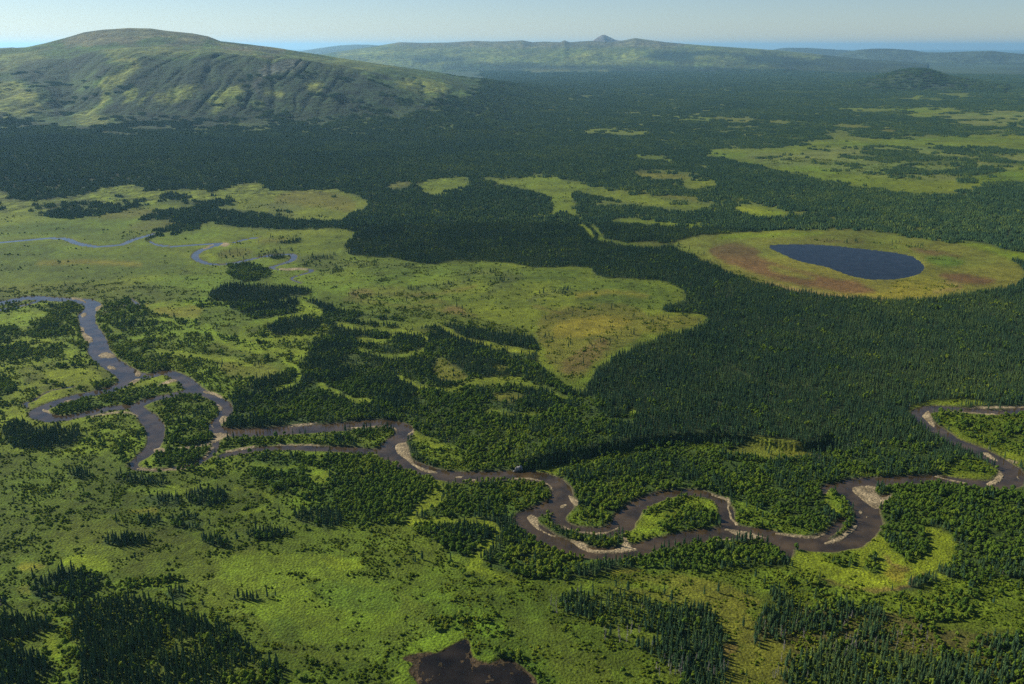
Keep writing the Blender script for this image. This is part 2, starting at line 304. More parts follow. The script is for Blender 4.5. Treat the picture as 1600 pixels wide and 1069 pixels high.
MAP = """
A sq 820 165 1000 130 1200 140 1400 150 1600 140 1860 130 1860 215 1600 300 1450 320 1250 330 1100 345 960 340 900 320 1000 280 1080 230 900 215 780 200
A md -260 312 0 307 100 303 240 296 345 293 440 290 520 291 560 308 584 318 545 338 552 351 557 365 540 385 540 399 600 402 650 410 680 413 720 407 790 409 822 416 850 418 890 415 926 418 930 431 945 434 990 435 1030 438 1060 448 1074 463 1070 471 1050 478 1036 482 1036 488 1070 488 1105 492 1105 505 1090 514 1060 520 1000 540 960 560 930 582 918 605 910 620 880 612 850 590 835 565 840 545 835 528 790 518 740 510 700 503 640 498 580 490 520 480 480 468 430 472 300 474 200 476 150 472 60 468 0 472 -260 480
A wl -260 470 0 464 150 462 210 466 300 468 430 474 500 480 540 500 520 530 480 560 440 590 380 612 355 645 340 690 500 720 640 760 640 900 -260 900
A sc -260 690 10 705 100 712 160 705 220 735 290 738 400 740 520 740 620 800 680 830 760 880 880 910 1010 880 1110 890 1180 885 1230 880 1290 912 1400 925 1500 900 1620 905 1860 905 1860 1180 -260 1180
A bk 130 700 100 690 150 650 215 645 228 665 228 700 208 725 180 715
A wl 100 655 150 645 205 648 222 672 224 700 205 722 180 700 150 715 110 690
A gr -260 355 0 352 60 350 150 356 230 372 200 380 150 378 90 366 0 372 -260 372
A gr -260 388 0 385 60 382 120 392 190 400 270 395 295 405 290 425 200 432 90 440 0 445 -260 450
A sl -260 455 0 448 60 446 150 444 210 440 280 448 330 455 300 470 200 478 60 470 -260 478
A gr 40 395 120 398 200 408 260 400 270 415 180 425 90 420
A mo 205 345 300 343 330 350 260 358 200 362
A mo 430 300 500 296 560 312 550 335 500 322 430 325
A mo 150 330 240 325 260 334 180 344 140 340
A gr 560 402 660 415 760 412 830 420 900 420 920 430 860 440 760 438 690 430 600 425
A gr 900 436 990 440 1040 450 1060 470 1030 485 960 480 900 465 850 450
A mo 560 450 640 448 700 470 760 500 740 510 640 490 560 478 530 470
A mo 850 485 960 470 1020 492 1000 530 950 555 900 600 870 585 850 550 835 520
A ye 880 500 940 492 990 498 975 512 930 525 870 530 860 512
A bw 900 590 870 580 905 545 960 520 940 560
A mo 1020 490 1095 494 1100 505 1060 515 1010 525 990 510
A bw 540 455 570 450 590 462 560 470
A bw 690 480 720 478 735 500 700 500
A sc 520 470 600 478 700 488 800 508 832 520 835 532 740 520 640 508 520 496
S bw 3 830 478 850 482 880 489
A sx 50 315 100 310 155 311 170 317 120 325 60 326
A sx 40 337 90 326 150 320 228 314 238 321 175 330 120 340 70 338
A sx 168 305 200 304 212 309 175 313
A sx 245 310 275 306 300 310 290 317 245 320
A sp 272 315 330 312 372 316 370 322 300 323
A sp 212 346 240 329 290 324 330 325 400 330 440 342 480 347 535 345 580 340 640 350 560 368 540 356 480 358 420 360 340 352 335 345 250 345
A mf 395 318 440 316 480 322 470 332 410 326
A sx -30 320 10 319 15 326 -30 330
A mf 410 330 450 328 470 340 430 344
S mo 3 1000 300 1040 305 1090 312
A md 648 292 665 280 700 275 735 277 730 298 700 304 680 306 660 300
A md 735 276 800 281 830 273 870 274 880 283 920 285 945 290 950 297 905 300 893 309 900 322 880 326 860 318 850 305 800 292 760 284
S md 4 860 322 900 335 930 355 940 372
A md 905 290 990 300 1030 312 1080 318 1120 325 1090 330 1020 322 960 312 900 302
A md 940 345 1000 340 1060 348 1110 345 1140 352 1110 359 1060 357 1000 352
S md 4 835 338 870 330 900 328
A ml 1142 322 1180 320 1220 330 1240 335 1200 342 1160 338
A mo 970 380 1020 375 1055 385 1010 390
S ml 4 905 350 918 358 925 372
S md 3 935 375 980 382 1000 386
A md 650 328 690 326 700 332 660 334
S mo 4 610 292 640 285
A md 1062 280 1110 278 1130 290 1090 296 1070 292
A mo 985 268 1040 270 1090 275 1060 282 1000 276
S mo 3 1240 333 1290 339 1340 345
A md 1085 236 1130 232 1180 235 1240 228 1290 217 1350 214 1420 217 1500 212 1600 209 1860 203 1860 285 1600 281 1550 286 1500 300 1450 305 1400 302 1350 296 1300 288 1240 274 1190 260 1130 248
A mr 1250 232 1400 228 1560 232 1620 250 1560 272 1480 285 1350 275 1250 255
A mr 1150 240 1230 238 1300 246 1280 262 1200 258
A sx 1330 240 1380 236 1440 240 1500 246 1540 258 1450 256 1380 248
A sp 1390 262 1430 258 1435 268 1395 272
A sx 1480 268 1550 266 1560 274 1490 276
A sx 1440 233 1540 230 1600 236 1600 241 1500 240
A sx 1490 282 1520 278 1530 285 1500 288
A sx 1520 245 1600 252 1700 258 1700 262 1560 258
S md 4 1425 151 1460 149 1512 150
S md 3 1310 172 1380 170 1440 172
A md 1410 172 1450 166 1500 170 1520 180 1480 186 1430 183
A mr 1440 180 1560 172 1700 168 1800 170 1800 200 1640 205 1500 195
S md 3 1020 183 1060 184 1110 186
S md 3 920 203 970 205 1010 209
S mo 3 1300 190 1340 200 1400 205
S md 3 960 243 1010 244 1050 250
S mo 3 820 112 880 112 950 113
S mo 3 1120 185 1180 190 1230 192
S mf 5 1290 208 1330 212 1350 218
A mf 880 150 920 148 940 152 900 154
A ml 1488 376 1530 380 1590 394 1650 400 1650 412 1600 410 1560 402 1510 390
A mo 1415 355 1450 355 1480 364 1450 368 1410 362
A lr 1050 378 1080 370 1130 364 1190 360 1260 357.5 1330 358 1400 366 1470 375 1540 391 1592 411 1604 428 1600 441 1572 451 1530 458 1480 465 1430 470 1380 471 1320 467 1270 460 1228 453 1188 442 1158 431 1128 417 1098 403 1066 393
A ml 1110 368 1190 363 1280 362 1290 367 1200 370 1130 374
A rd 1112 384 1140 380 1172 384 1190 392 1200 402 1232 410 1262 420 1295 428 1330 436 1362 450 1375 458 1330 460 1265 448 1210 436 1170 424 1130 408 1104 394
A lr 1180 392 1230 405 1290 422 1340 434 1350 440 1290 434 1230 418 1190 404
A lr 1195 412 1240 424 1280 436 1260 438 1210 426
A mo 1340 372 1400 380 1460 388 1520 405 1500 412 1440 398 1380 386
A rd 1410 388 1450 390 1480 396 1510 402 1480 403 1440 396
A rd 1465 428 1500 426 1540 434 1560 440 1535 446 1500 443 1475 436
A bw 1250 374 1310 374 1360 378 1340 382 1280 380
A gr 1445 398 1490 400 1510 412 1480 420 1450 412
A ye 1395 438 1440 430 1470 440 1520 450 1470 458 1420 464 1390 455
A ye 1260 455 1320 463 1400 468 1470 462 1500 455 1420 452 1340 459
S tn 3 1180 438 1240 453 1310 464 1380 468
S tn 2 1478 441 1510 448 1460 456
S mo 5 1050 382 1090 400 1140 424 1190 441
A mf 1320 352 1340 350 1350 354 1330 356
A sp 325 463 335 452 380 447 440 450 490 455 482 462 430 468 370 473 335 470
A mx 345 482 400 474 450 477 468 485 440 496 395 500 360 494
A sp 415 515 440 503 480 497 507 510 470 521 430 525
A mb 350 418 380 408 430 425 410 438 370 442
A sx 415 395 440 394 448 402 425 407
A sl 430 400 500 400 545 404 600 410 560 420 480 415
A mf 500 408 540 404 600 412 660 414 690 420 620 418 540 414
S mf 4 705 430 735 427 770 425 812 432
S mf 5 768 445 790 436 812 433 770 452 762 462
S gr 4 560 425 620 418 690 425 730 436
S bw 3 640 462 700 456 745 447
S gr 4 600 470 660 478 720 474 760 462
S gr 3 100 425 180 418 260 425 300 436
S ye 3 60 412 140 408 220 414
S gr 4 760 470 820 476 880 472 930 480
S ye 3 900 462 960 455 1010 462
S sc 5 590 440 620 432 680 420
S mf 4 830 468 850 460 890 456
S mf 4 640 452 700 446 730 440
S sx 3 228 376 250 362 280 355 305 353 315 358 290 364 265 366
S mf 3 345 410 420 396 455 392
S sx 3 430 381 460 380 470 374 462 368
S mf 4 485 400 530 396 545 392
A mo 335 398 360 388 395 388 390 400 350 406
A ml 316 395 325 390 335 404 345 408 330 409
A mo 400 374 440 371 468 374 450 379 400 381
A mf 440 398 520 402 545 415 520 430 480 420
A bk 150 478 190 466 215 466 235 478 290 488 292 502 270 512 235 518 240 535 285 548 330 560 300 585 260 578 225 580 200 570 170 545 160 525 152 500
A bl 270 540 330 525 400 550 470 560 430 585 370 605 330 615 290 595 260 578
A sl 320 530 400 540 455 565 440 590 400 600 350 575 330 560
A mo 330 570 390 565 440 575 430 590 370 595
A ye 218 476 260 470 320 480 330 492 310 500 280 498 240 488
A sl 330 470 410 505 400 530 330 520 300 505
A bk -260 500 0 495 90 476 132 478 128 500 120 525 130 545 125 560 60 560 0 575 -260 590
A ml -260 500 0 492 40 486 78 488 62 500 40 506 0 512 -260 520
A ml 26 508 45 507 48 514 30 516
A ml 98 540 118 540 128 548 110 562 96 556
A sl 30 575 80 565 120 565 160 572 185 600 130 618 80 615 40 600
A ml 60 575 110 566 150 580 165 598 120 604 80 595
A wl -260 600 0 590 40 600 45 640 0 665 -260 680
A ml 45 620 90 605 130 600 100 618 60 640
A br -40 600 0 590 30 600 20 618 -20 625
A br 140 600 180 590 192 598 185 608 150 612
S bl 5 150 480 185 470 200 470
S ml 4 235 480 260 476 290 478
S ml 4 490 482 450 495 410 503 382 513 372 524 380 531 410 531 470 528
S ml 4 322 510 334 520 336 530 352 538 385 545 420 551 455 547 470 553 480 552
S ml 3 390 548 430 545 480 556 520 552
S ml 5 500 490 490 480 470 474
A mx 348 645 362 612 400 598 448 585 482 560 482 535 520 525 508 505 498 488 540 483 600 497 640 502 700 508 760 515 800 528 835 535 838 552 815 560 850 575 885 610 920 618 960 650 1000 655 985 690 940 705 860 722 806 740 740 740 680 737 650 715 640 690 640 670 620 655 540 656 460 662 370 668 350 662
A mb 380 640 420 600 500 600 600 580 680 600 760 620 840 640 900 650 960 665 940 700 860 722 806 740 740 740 690 735 655 700 650 668 600 650 500 655 400 660
A sp 600 505 650 508 700 512 760 518 820 528 832 545 800 553 745 545 700 530 640 520
A sp 690 560 720 548 760 560 800 578 790 592 750 592 720 580
A mx 560 600 640 560 680 600 660 640 600 640
A sx 480 550 530 540 600 540 640 550 600 575 540 585 490 580
A sl 540 512 580 510 660 512 690 520 660 524 600 520
S ml 4 525 508 580 514 620 522 600 535 560 530
S ml 4 590 512 650 520 670 530 665 540
S ml 4 685 510 720 528 760 540 840 552
A mo 674 565 688 557 705 568 735 592 720 598 676 594
A mo 765 618 800 612 830 620 800 630 770 626
A mo 765 570 790 572 795 580 775 580
S ml 3 730 605 735 595 780 590 815 590
A ml 640 670 660 678 690 690 740 715 770 728 720 735 680 728 655 700
A bl 650 690 690 686 760 720 740 732 690 732 660 715
A ml 668 688 690 690 695 700 680 702
E ml 985 656 9 4
E ml 880 637 10 6
A mb 860 735 900 722 940 712 1000 700 1060 690 1130 695 1200 715 1270 725 1320 745 1325 760 1292 765 1290 800 1262 812 1200 808 1150 792 1125 772 1060 765 1000 782 982 800 960 815 940 800 900 790 890 770 872 750
S ml 6 842 740 870 732 900 728
A bl 850 738 900 722 950 713 1000 704 1070 696 1130 693 1120 702 1060 702 1000 712 940 722 890 734 865 742
A mo 1115 704 1180 694 1240 700 1282 712 1240 719 1160 716
A mx 1180 720 1260 715 1340 700 1400 690 1470 700 1500 715 1480 735 1400 745 1330 748 1280 740
A ml 1410 645 1435 632 1500 622 1560 628 1520 634 1460 636 1430 645
A bl 1465 740 1475 728 1500 715 1540 720 1566 745 1540 752 1500 750
A ml 1460 742 1500 738 1540 742 1560 750 1510 752
A bl 1450 642 1500 644 1560 648 1620 640 1860 620 1860 700 1600 720 1560 712 1520 690 1480 668
A bk 1500 650 1560 648 1640 645 1640 690 1580 690 1530 672
A ml 1530 695 1560 702 1600 715 1600 735 1580 722
S ml 4 1470 662 1500 682 1540 700
A br 1375 775 1400 757 1450 752 1550 762 1600 762 1860 750 1860 900 1600 905 1480 905 1495 860 1490 835 1462 815 1430 832 1448 860 1420 882 1395 860 1365 835
A mb 1480 840 1520 830 1600 830 1860 830 1860 900 1600 905 1520 905 1470 890
A ml 1230 872 1250 860 1340 856 1362 830 1400 850 1430 822 1480 825 1497 850 1485 878 1440 902 1400 918 1350 922 1290 908 1240 888
A bl 1290 862 1340 860 1345 880 1320 886 1285 876
A br 1355 870 1375 872 1372 896 1355 892
A br 1365 820 1400 812 1445 830 1455 852 1440 872 1420 880 1395 862
A ye 1375 890 1400 880 1420 900 1390 912
S mu 3 1280 906 1340 922 1390 920 1430 908 1450 892
S mu 3 1380 870 1400 885 1420 892
S ml 5 1440 890 1470 900 1500 925 1540 935
A bl 1460 900 1560 905 1700 910 1700 1000 1560 980 1460 950
A br 385 716 400 703 460 703 530 704 600 713 650 738 692 755 684 772 662 785 640 800 642 818 600 820 545 820 480 810 465 795 495 780 478 765 455 755 440 768 400 752
A bl 440 770 470 765 500 782 470 800 440 795
A ml 480 738 510 735 525 752 500 760 480 750
A sc 560 818 640 818 660 830 600 860 540 850
A br 690 760 730 750 800 743 845 752 866 768 862 786 830 796 815 808 760 808 700 808 655 808 660 796 700 782 688 768
A ml 675 770 684 755 700 748 690 760 700 780 668 790 650 800 640 812 650 818 700 812 740 808 780 818 775 830 730 818 640 825 636 805
A mb 640 824 680 816 720 812 758 816 772 832 760 850 736 873 700 862 680 842 650 832
A ml 768 832 780 838 770 860 745 878 738 885 770 892 800 905 790 912 740 895 725 882 748 856
A mb 768 872 775 842 790 830 820 820 850 842 900 862 945 873 965 880 900 895 880 908 830 908 790 892
S ml 5 683 752 676 768 690 780 668 790 648 802 643 814 680 815 740 812 775 826
S ml 5 778 832 764 855 742 878 770 894 805 909
S md 3 700 930 780 925 860 905
A br 960 878 1010 868 1070 850 1140 847 1200 850 1228 860 1232 876 1180 886 1120 885 1108 896 1060 890 1000 886
A bl 1180 885 1240 890 1300 915 1400 930 1500 925 1560 950 1500 975 1400 965 1300 950 1220 930 1150 905
A mo 960 905 1040 895 1100 905 1160 920 1200 945 1150 955 1080 950 1000 930 940 922
A ye 955 890 1000 888 1000 896 960 898
A sl 130 800 250 830 400 860 560 900 700 960 620 1030 480 1040 400 980 300 925 180 890 60 850
A md 320 870 480 860 560 900 640 960 560 1010 460 1000 380 950
A gr 420 960 480 980 470 1010 430 1000
A ml 500 870 545 872 580 885 540 896 505 890
A ye 25 880 60 878 65 888 35 890
A ml 30 765 45 763 45 770 28 772
A ml 90 870 140 865 175 880 165 895 110 892
A mo 20 915 60 912 70 922 40 930
A md 200 755 280 755 340 760 290 772 200 772
A ye 200 796 245 794 245 801 205 802
A gr 470 905 600 915 640 950 560 960 500 940
A md 640 1005 700 985 730 985 740 1010 690 1020 640 1035
A md 720 990 745 1000 740 1030 728 1030 735 1005
A md 745 1030 780 1022 810 1030 850 1069 850 1180 835 1069 800 1034 770 1038
A gr 755 1015 780 1010 790 1025 760 1030
A md 620 1040 640 1035 645 1075 610 1075
A br 760 1010 800 1020 830 1035 880 1080 850 1090 815 1045 790 1035
A bl 700 960 800 960 830 985 790 1000 720 985
A sl 800 960 860 965 900 1000 960 1040 960 1100 900 1080 840 1020 790 985
A so 862 946 900 932 940 928 1000 938 1062 952 1110 972 1160 1000 1100 1010 1030 992 960 985 900 968
A so 985 1005 1040 1000 1100 1010 1140 1040 1150 1100 1080 1060 1010 1025
A sl 940 975 1000 985 1040 1000 1000 1012 950 990
A mo 1090 950 1160 945 1200 990 1180 1020 1120 990
A bw 1120 1000 1160 1010 1170 1040 1130 1030
A sx 1200 920 1230 930 1240 950 1215 950
A ow 1180 960 1240 945 1320 950 1420 960 1480 990 1600 990 1860 980 1860 1180 1160 1180 1170 1040
A so 1250 1015 1310 1000 1360 1010 1420 1030 1500 1020 1540 1050 1560 1180 1220 1180 1230 1060
A mo 1140 1020 1200 1000 1240 1010 1220 1060 1160 1180 1120 1180 1130 1060
A sx 1060 950 1100 950 1130 985 1130 1050 1090 1180 1060 1180 1070 1060 1030 990
A mb 1560 1000 1600 990 1860 980 1860 1180 1580 1180
A so 90 962 130 940 200 932 250 945 310 968 380 1000 425 1030 448 1069 470 1180 110 1180 120 1069 125 1020 98 990
A bl 75 960 110 935 140 935 110 960 115 1000 95 1000
A bl 60 1000 110 1000 125 1030 120 1180 50 1180 90 1040 70 1020
A so -260 965 20 962 50 968 76 972 75 985 50 998 0 1005 -260 1010
A so -260 1015 0 1012 60 1025 78 1040 55 1069 20 1180 -260 1180
A ml 70 990 85 985 95 1015 80 1030 70 1010
A sx 0 665 50 662 110 668 132 684 105 702 50 706 10 695
A sx 105 738 130 736 148 742 140 752 110 748
A sx 172 745 195 738 230 748 272 752 262 762 200 758
A mx 218 778 250 770 285 778 292 790 260 795 225 790
A mx 292 770 320 762 350 768 358 780 330 793 295 788
A mx 205 812 250 806 262 818 225 824
A mx 262 808 300 802 325 818 318 830 275 826
A sx 160 845 205 838 240 848 210 855 170 853
A sx 310 842 345 840 362 850 330 856
A sx 378 832 420 826 460 836 430 846 385 842
A sx 460 800 500 795 540 805 540 822 490 825 465 815
A sc 380 770 440 780 460 810 400 810
A mx 262 926 278 918 300 924 290 938 268 938
S sx 3 360 935 400 935 432 930
A sc 480 700 520 705 500 730
A bl 200 905 300 900 260 920 150 920
A mx 60 905 120 885 170 905 130 935 80 945 50 925
A sx -60 935 10 935 18 948 -60 950
S ml 3 150 505 172 512 192 522
S ml 3 205 530 250 524 290 520 318 511
S ml 3 230 500 262 498 280 508
S br 2.5 0 560 60 549 110 542 128 537
S br 2.5 55 577 120 571 165 566
S br 2 70 598 110 606 140 612
S ml 3 0 540 50 530 90 534 120 545
S ml 3 100 505 118 515 118 530
S ml 3 10 620 50 600 90 590
S ml 2.5 380 720 430 735 480 728 520 740 560 732
S ml 3 400 690 460 690 540 686 600 680
S bl 3 560 462 640 470 700 462
A br 78 648 90 634 130 622 180 616 240 602 280 592 286 604 250 615 200 628 150 637 100 648
A ml 200 612 215 596 235 588 262 586 250 596 220 604
A ml 240 604 270 594 284 598 262 606
A br 232 580 262 572 262 582 215 598 215 592
A bk 213 632 250 620 300 612 330 622 345 640 340 655 330 665 335 685 325 696 285 700 245 698 252 680 246 660 230 645
A wl 216 632 250 624 262 636 250 660 236 648
S md 5 560 545 600 558 640 556 660 548
S ml 4 620 590 660 606 700 610 730 602
S md 5 730 602 800 597 850 606 884 624
S md 4 760 642 820 650 872 642
S ml 5 440 562 470 580 462 602 430 612
S ml 4 500 600 540 622 580 628
S md 5 560 500 620 506 680 508
S ml 4 250 548 300 556 350 560 390 572
S br 3 320 548 360 556 400 560 440 566
S ml 4 20 640 60 668 110 660
S ml 3 370 760 420 772 430 790 380 800
S md 5 860 925 900 915 960 912 1040 918
S wl 9 362 686 440 684 540 676 600 674
S wl 8 350 717 398 710 450 706 540 710 600 714
A ml 215 722 232 706 245 705 240 728 222 729
A br 240 705 262 700 325 698 334 698 318 716 290 727 240 729
A bk 335 700 360 690 440 683 540 675 600 668 618 674 612 690 596 700 540 695 440 696 390 698 350 705 335 712
A br 650 755 690 760 660 770
A wl 985 852 976 835 984 806 1004 790 1040 776 1080 773 1115 780 1131 798 1128 818 1082 834 1030 846 1000 856
A br 1000 800 1050 782 1080 778 1060 790 1010 806
A br 1030 815 1060 800 1110 792 1128 806 1115 822 1070 832 1035 832
A ml 990 800 1010 806 1030 815 1010 845 985 845
A bl 884 812 890 798 902 790 945 794 962 812 942 822 900 822
A br 935 795 965 805 958 818 935 820
A br 836 803 852 796 876 796 870 810 884 828 920 836 950 832 946 840 905 842 865 828 845 818
A ml 842 800 860 796 872 798 850 806
A br 920 846 950 842 972 836 968 850 945 858 925 855
A bl 1140 778 1160 782 1200 800 1262 812 1290 815 1302 820 1290 832 1240 838 1180 826 1144 818
A br 1230 812 1270 804 1300 815 1290 828 1240 830
E br 1147 800 8 9
A bl 1288 765 1304 762 1320 775 1330 788 1318 812 1300 805 1290 790
S ml 6 1292 770 1294 785 1306 798
A br 1300 832 1312 815 1326 803 1335 808 1330 822 1312 836
A br 1365 768 1380 756 1400 752 1420 752 1400 762 1382 772
E br 892 772 5 5
A bl 18 480 38 472 52 472 36 478
"""
for ln in (HILLMAP + MAP.strip()).strip().splitlines():
    w = ln.split()
    v = [float(q) for q in w[2:]]
    if w[0] == 'E':
        E(w[1], *v)
    elif w[0] == 'S':
        S(w[1], v[0] * (1.8 if w[1] in ('ml', 'mo', 'md', 'mf', 'ye') else 1), *zip(v[1::2], v[2::2]))
    else:
        A(w[1], *zip(v[0::2], v[1::2]))

# rivers: centre line with half-width in metres, traced on the valley floor
RIVERS = [
 [(-160, 470, 15), (-60, 472, 15), (0, 473, 15), (31, 467, 15), (51, 465, 14), (93, 467.5, 13), (123, 469, 14), (141, 473, 15), (146, 480, 15), (137, 489, 15), (137, 506, 14), (147, 522, 15), (153, 534, 15), (155, 548, 17), (168, 563, 17), (187, 576, 17), (199, 585, 16), (198, 596, 13), (175, 607, 12), (144, 615, 11), (115, 621, 11), (88, 629, 11), (68, 637, 11), (59, 644, 12), (70, 651, 12), (94, 653.5, 11), (135, 646, 10), (169, 638, 9), (209, 634, 10), (236, 624, 9), (280, 614, 9), (300, 609, 9)],
 [(201, 585, 14), (233, 587, 10), (255, 581, 10), (280, 588, 11), (297, 602, 12), (311, 611, 11), (331, 619, 9), (350, 632, 9), (352, 646, 8), (338, 659, 8), (338, 670, 9), (365, 675, 12), (405, 674.5, 13), (472, 670.5, 12), (523, 667, 12), (564, 662.5, 12), (604, 661, 11), (628, 667, 11), (631, 678, 11), (616, 691, 11), (606, 704, 12), (618, 717, 12), (645, 729, 11), (675, 738, 11), (705, 744, 12), (739, 745, 12), (773, 742.5, 11), (810, 742.5, 11), (847, 746, 11), (871, 756, 11), (879, 773, 11), (870, 786, 11), (844, 797, 10), (822, 806, 10), (826, 820, 11), (850, 837, 11), (881, 850.5, 10), (911, 861, 10), (945, 865, 10), (986, 860, 10), (1019, 850.5, 10), (1060, 841, 10), (1111, 834, 10.5), (1154, 831, 11), (1195, 835, 11), (1222, 842, 12), (1262, 850, 12), (1303, 852, 11.5), (1337, 840, 11.5), (1357, 820, 12), (1357, 800, 12), (1340, 780, 12), (1322, 765, 11), (1332, 756, 10), (1364, 752.5, 9.5), (1414, 749.5, 9), (1465, 747.5, 9), (1499, 751, 8), (1539, 756, 9), (1567, 756, 12), (1584, 742, 12), (1566, 725, 11), (1532, 705, 10), (1499, 692, 10), (1465, 672, 10), (1441, 655, 10), (1436, 646, 10), (1452, 638.5, 9), (1482, 638, 8), (1532, 642, 7), (1566, 644, 7), (1600, 640, 8), (1660, 634, 8), (1760, 620, 8)],
 [(209, 635, 9), (222, 645, 11), (236, 658, 12), (243, 673, 12), (239, 696, 10), (224, 712, 8), (210, 723, 6), (214, 731, 5), (243, 733, 5), (287, 730, 5), (314, 720.5, 5), (334, 703, 5), (337, 690, 4)],
 [(340, 715, 2), (358, 709, 6), (398, 702, 7), (449, 699, 7), (540, 701.5, 7), (570, 705, 7), (600, 705, 6)],
 [(-40, 494, 8), (0, 484, 7), (21, 479, 6), (41, 476, 5), (60, 470, 5)],
 [(896, 779, 3), (888, 791, 6), (873, 806, 7), (881, 820, 7), (908, 827, 6), (945, 829, 7), (972, 821, 11), (981, 803, 11), (1002, 786, 9), (1036, 773, 8), (1070, 769, 7), (1094, 770, 7), (1122, 779, 7), (1134, 795, 7), (1136, 812, 8), (1144, 827, 7)],
 [(1262, 848, 4), (1293, 834, 5), (1311, 818, 4), (1318, 810, 2)],
 [(1286, 768, 3), (1292, 760, 4), (1310, 757, 5), (1322, 760, 6)],
 [(1215, 842, 8), (1228, 858, 8), (1233, 868, 2)],
 [(1377, 790, 2), (1376, 781, 4), (1382, 775, 3), (1390, 771, 1)],
 [(-140, 384, 7), (-60, 382, 7), (0, 379, 7), (40, 375, 8), (91, 372, 8), (108, 375, 8), (125, 381, 9), (155, 385, 8), (189, 382, 8), (209, 374, 8), (240, 365, 6)],
 [(232, 376, 3), (245, 382, 4), (268, 384.5, 7), (307, 382.5, 6), (345, 379, 5)],
 [(348, 380.5, 10), (334, 384, 8), (314, 391, 8), (304, 400, 8), (314, 408, 7), (337, 413, 6), (371, 409.5, 6), (405, 402, 6), (439, 397, 6), (459, 398.5, 7), (455, 407, 6), (434, 414, 5), (424, 418, 5), (440, 421, 4), (478, 420.5, 4), (486, 424, 4), (456, 434, 3), (470, 442, 2)],
 [(360, 380, 3), (388, 373, 5), (408, 370, 4)],
 [(158, 491, 1.5), (175, 483, 3), (196, 477, 3)], [(205, 466, 1.5), (213, 473, 4), (216, 477, 3)],
 [(45, 638, 2), (40, 630, 2), (52, 625, 1.6), (80, 610, 1.6), (116, 604, 1)],
]
BARS = """
A 146 483 152 477 162 476 158 482 149 486
A 123 493 131 487 138 489 131 497
A 125 512 129 508 134 520 144 526 147 532 140 536 131 532
A 152 556 160 549 174 550 183 558 168 559 156 559
A 164 571 176 570 184 576 178 578 169 576
A 208 586 214 576 223 586 213 589
A 244 604 252 598 270 591 282 593 262 600
A 64 643 66 637 75 640 80 646
A 200 598 212 590 222 592 208 601
S 3 112 466 128 468 135 473
S 3 100 627 112 624
S 4 318 612 332 614 345 620
A 335 629 346 632 350 640 343 642 340 634
A 341 655 349 647 357 650 356 657 347 664
A 333 674 366 677 352 683 338 691 318 698 320 693 336 686
S 4 274 702 300 699 322 694
S 2.5 142 651 170 646 187 644 206 645 216 650
S 3 214 731 240 734.5 290 731
A 242 698 262 702 256 709 238 706
S 4 322 713 334 698
S 3 352 706 372 702 398 697.5
S 2 435 695 470 694.5 500 696
A 436 668 462 663 505 659 495 662 470 666
S 2.5 543 668.5 574 666 608 664.5 620 670 621 677
A 613 699 627 688 638 693 641 712 648 724 668 732 690 738 676 740 656 735 631 716
S 3 637 680 645 672
A 708 744 726 742 727 745 712 747
A 722 748 746 747 750 750 728 752
S 3 800 747 824 746 846 750 862 760 865 767
A 885 770 892 774 905 783 903 791 895 788
A 873 789 886 786 888 791 877 794
S 3.5 880 821 892 828 910 831 945 834 966 824
A 822 806 834 802 842 812 840 820 850 829 840 828 826 814
S 2.5 842 824 856 834 870 838
A 886 843 901 844 918 850 921 857 955 859 972 853 976 845 968 837 979 840 987 855 1003 858 985 862 945 865 915 862
S 3 1132 826 1161 829 1197 840
A 1136 827 1150 826 1175 836 1195 841 1175 842 1145 834
S 2.5 1110 842 1145 842
S 3.5 1213 833 1249 838 1276 840 1292 831
A 1281 849 1316 837 1338 816 1341 824 1317 844 1296 850
A 1326 763 1340 758 1371 757 1366 769 1378 778 1398 769 1379 790 1368 796 1352 785
A 1340 797 1346 795 1350 801 1345 804
A 1352 806 1358 804 1357 811
S 4 1138 779 1139 800 1150 819
S 3 1112 772 1136 780
A 1440 652 1444 643 1455 640 1452 648 1466 668 1458 666
S 2.5 1480 641 1532 646 1562 647
S 2.5 1520 636 1580 637 1620 634
A 1531 705 1546 706 1564 722 1552 719
A 1535 755 1558 747 1562 732 1571 740 1566 752 1548 759
S 3 1461 743 1485 749 1512 755
S 3 1590 743 1594 750
S 2.5 1575 718 1590 724
A 342 383 350 378 362 381 352 386
S 3 436 420 455 421 480 420
S 2.5 318 389 334 382
S 2.5 330 663 333 668
"""
SAND = np.zeros((RH, RW), np.float32)
for ln in BARS.strip().splitlines():
    w = ln.split(); v = [float(q) for q in w[1:]]
    m = fill_mask(smooth_poly(list(zip(v[0::2], v[1::2])), 2)) if w[0] == 'A' else stroke_mask(list(zip(v[1::2], v[2::2])), v[0])
    if m is not None:
        sub = SAND[m[0], m[1]]; sub[m[2]] = 1
def lake_pts(t): 
    v = [float(q) for q in t.split()]
    return list(zip(v[0::2], v[1::2]))
LAKE = lake_pts("1198 383.4 1222 382 1269 382 1310 385 1357 390 1397 394.6 1424 400 1438 408 1445 418 1438 427 1418 433 1391 436.5 1364 436.5 1337 432.4 1316 425.6 1296 417 1269 411.4 1246 407 1229 398.6 1212 391")
POND = [lake_pts("660 1029 681 1024 704 1011 723 1001 730 1003 731 1013 734 1028 731 1040 735 1052 742 1069 735 1085 700 1090 664 1080 662 1060 656 1048 655 1040 662 1034"),
        lake_pts("744 1040 766 1042 782 1035 797 1037 812 1047 824 1056 832 1069 824 1085 780 1095 742 1085 736 1069 738 1050")]
MUDBANK = [lake_pts("627 1026 647 1021 672 1017 680 1022 704 1008 724 997 733 998 735 1013 738 1027 750 1033 768 1036 782 1028 797 1028 813 1039 829 1050 839 1062 842 1078 830 1092 760 1104 690 1096 655 1080 650 1060 640 1052 641 1042 648 1036 630 1031")]
SM = np.zeros((RH, RW), np.float32); LK = np.zeros((RH, RW), np.float32)
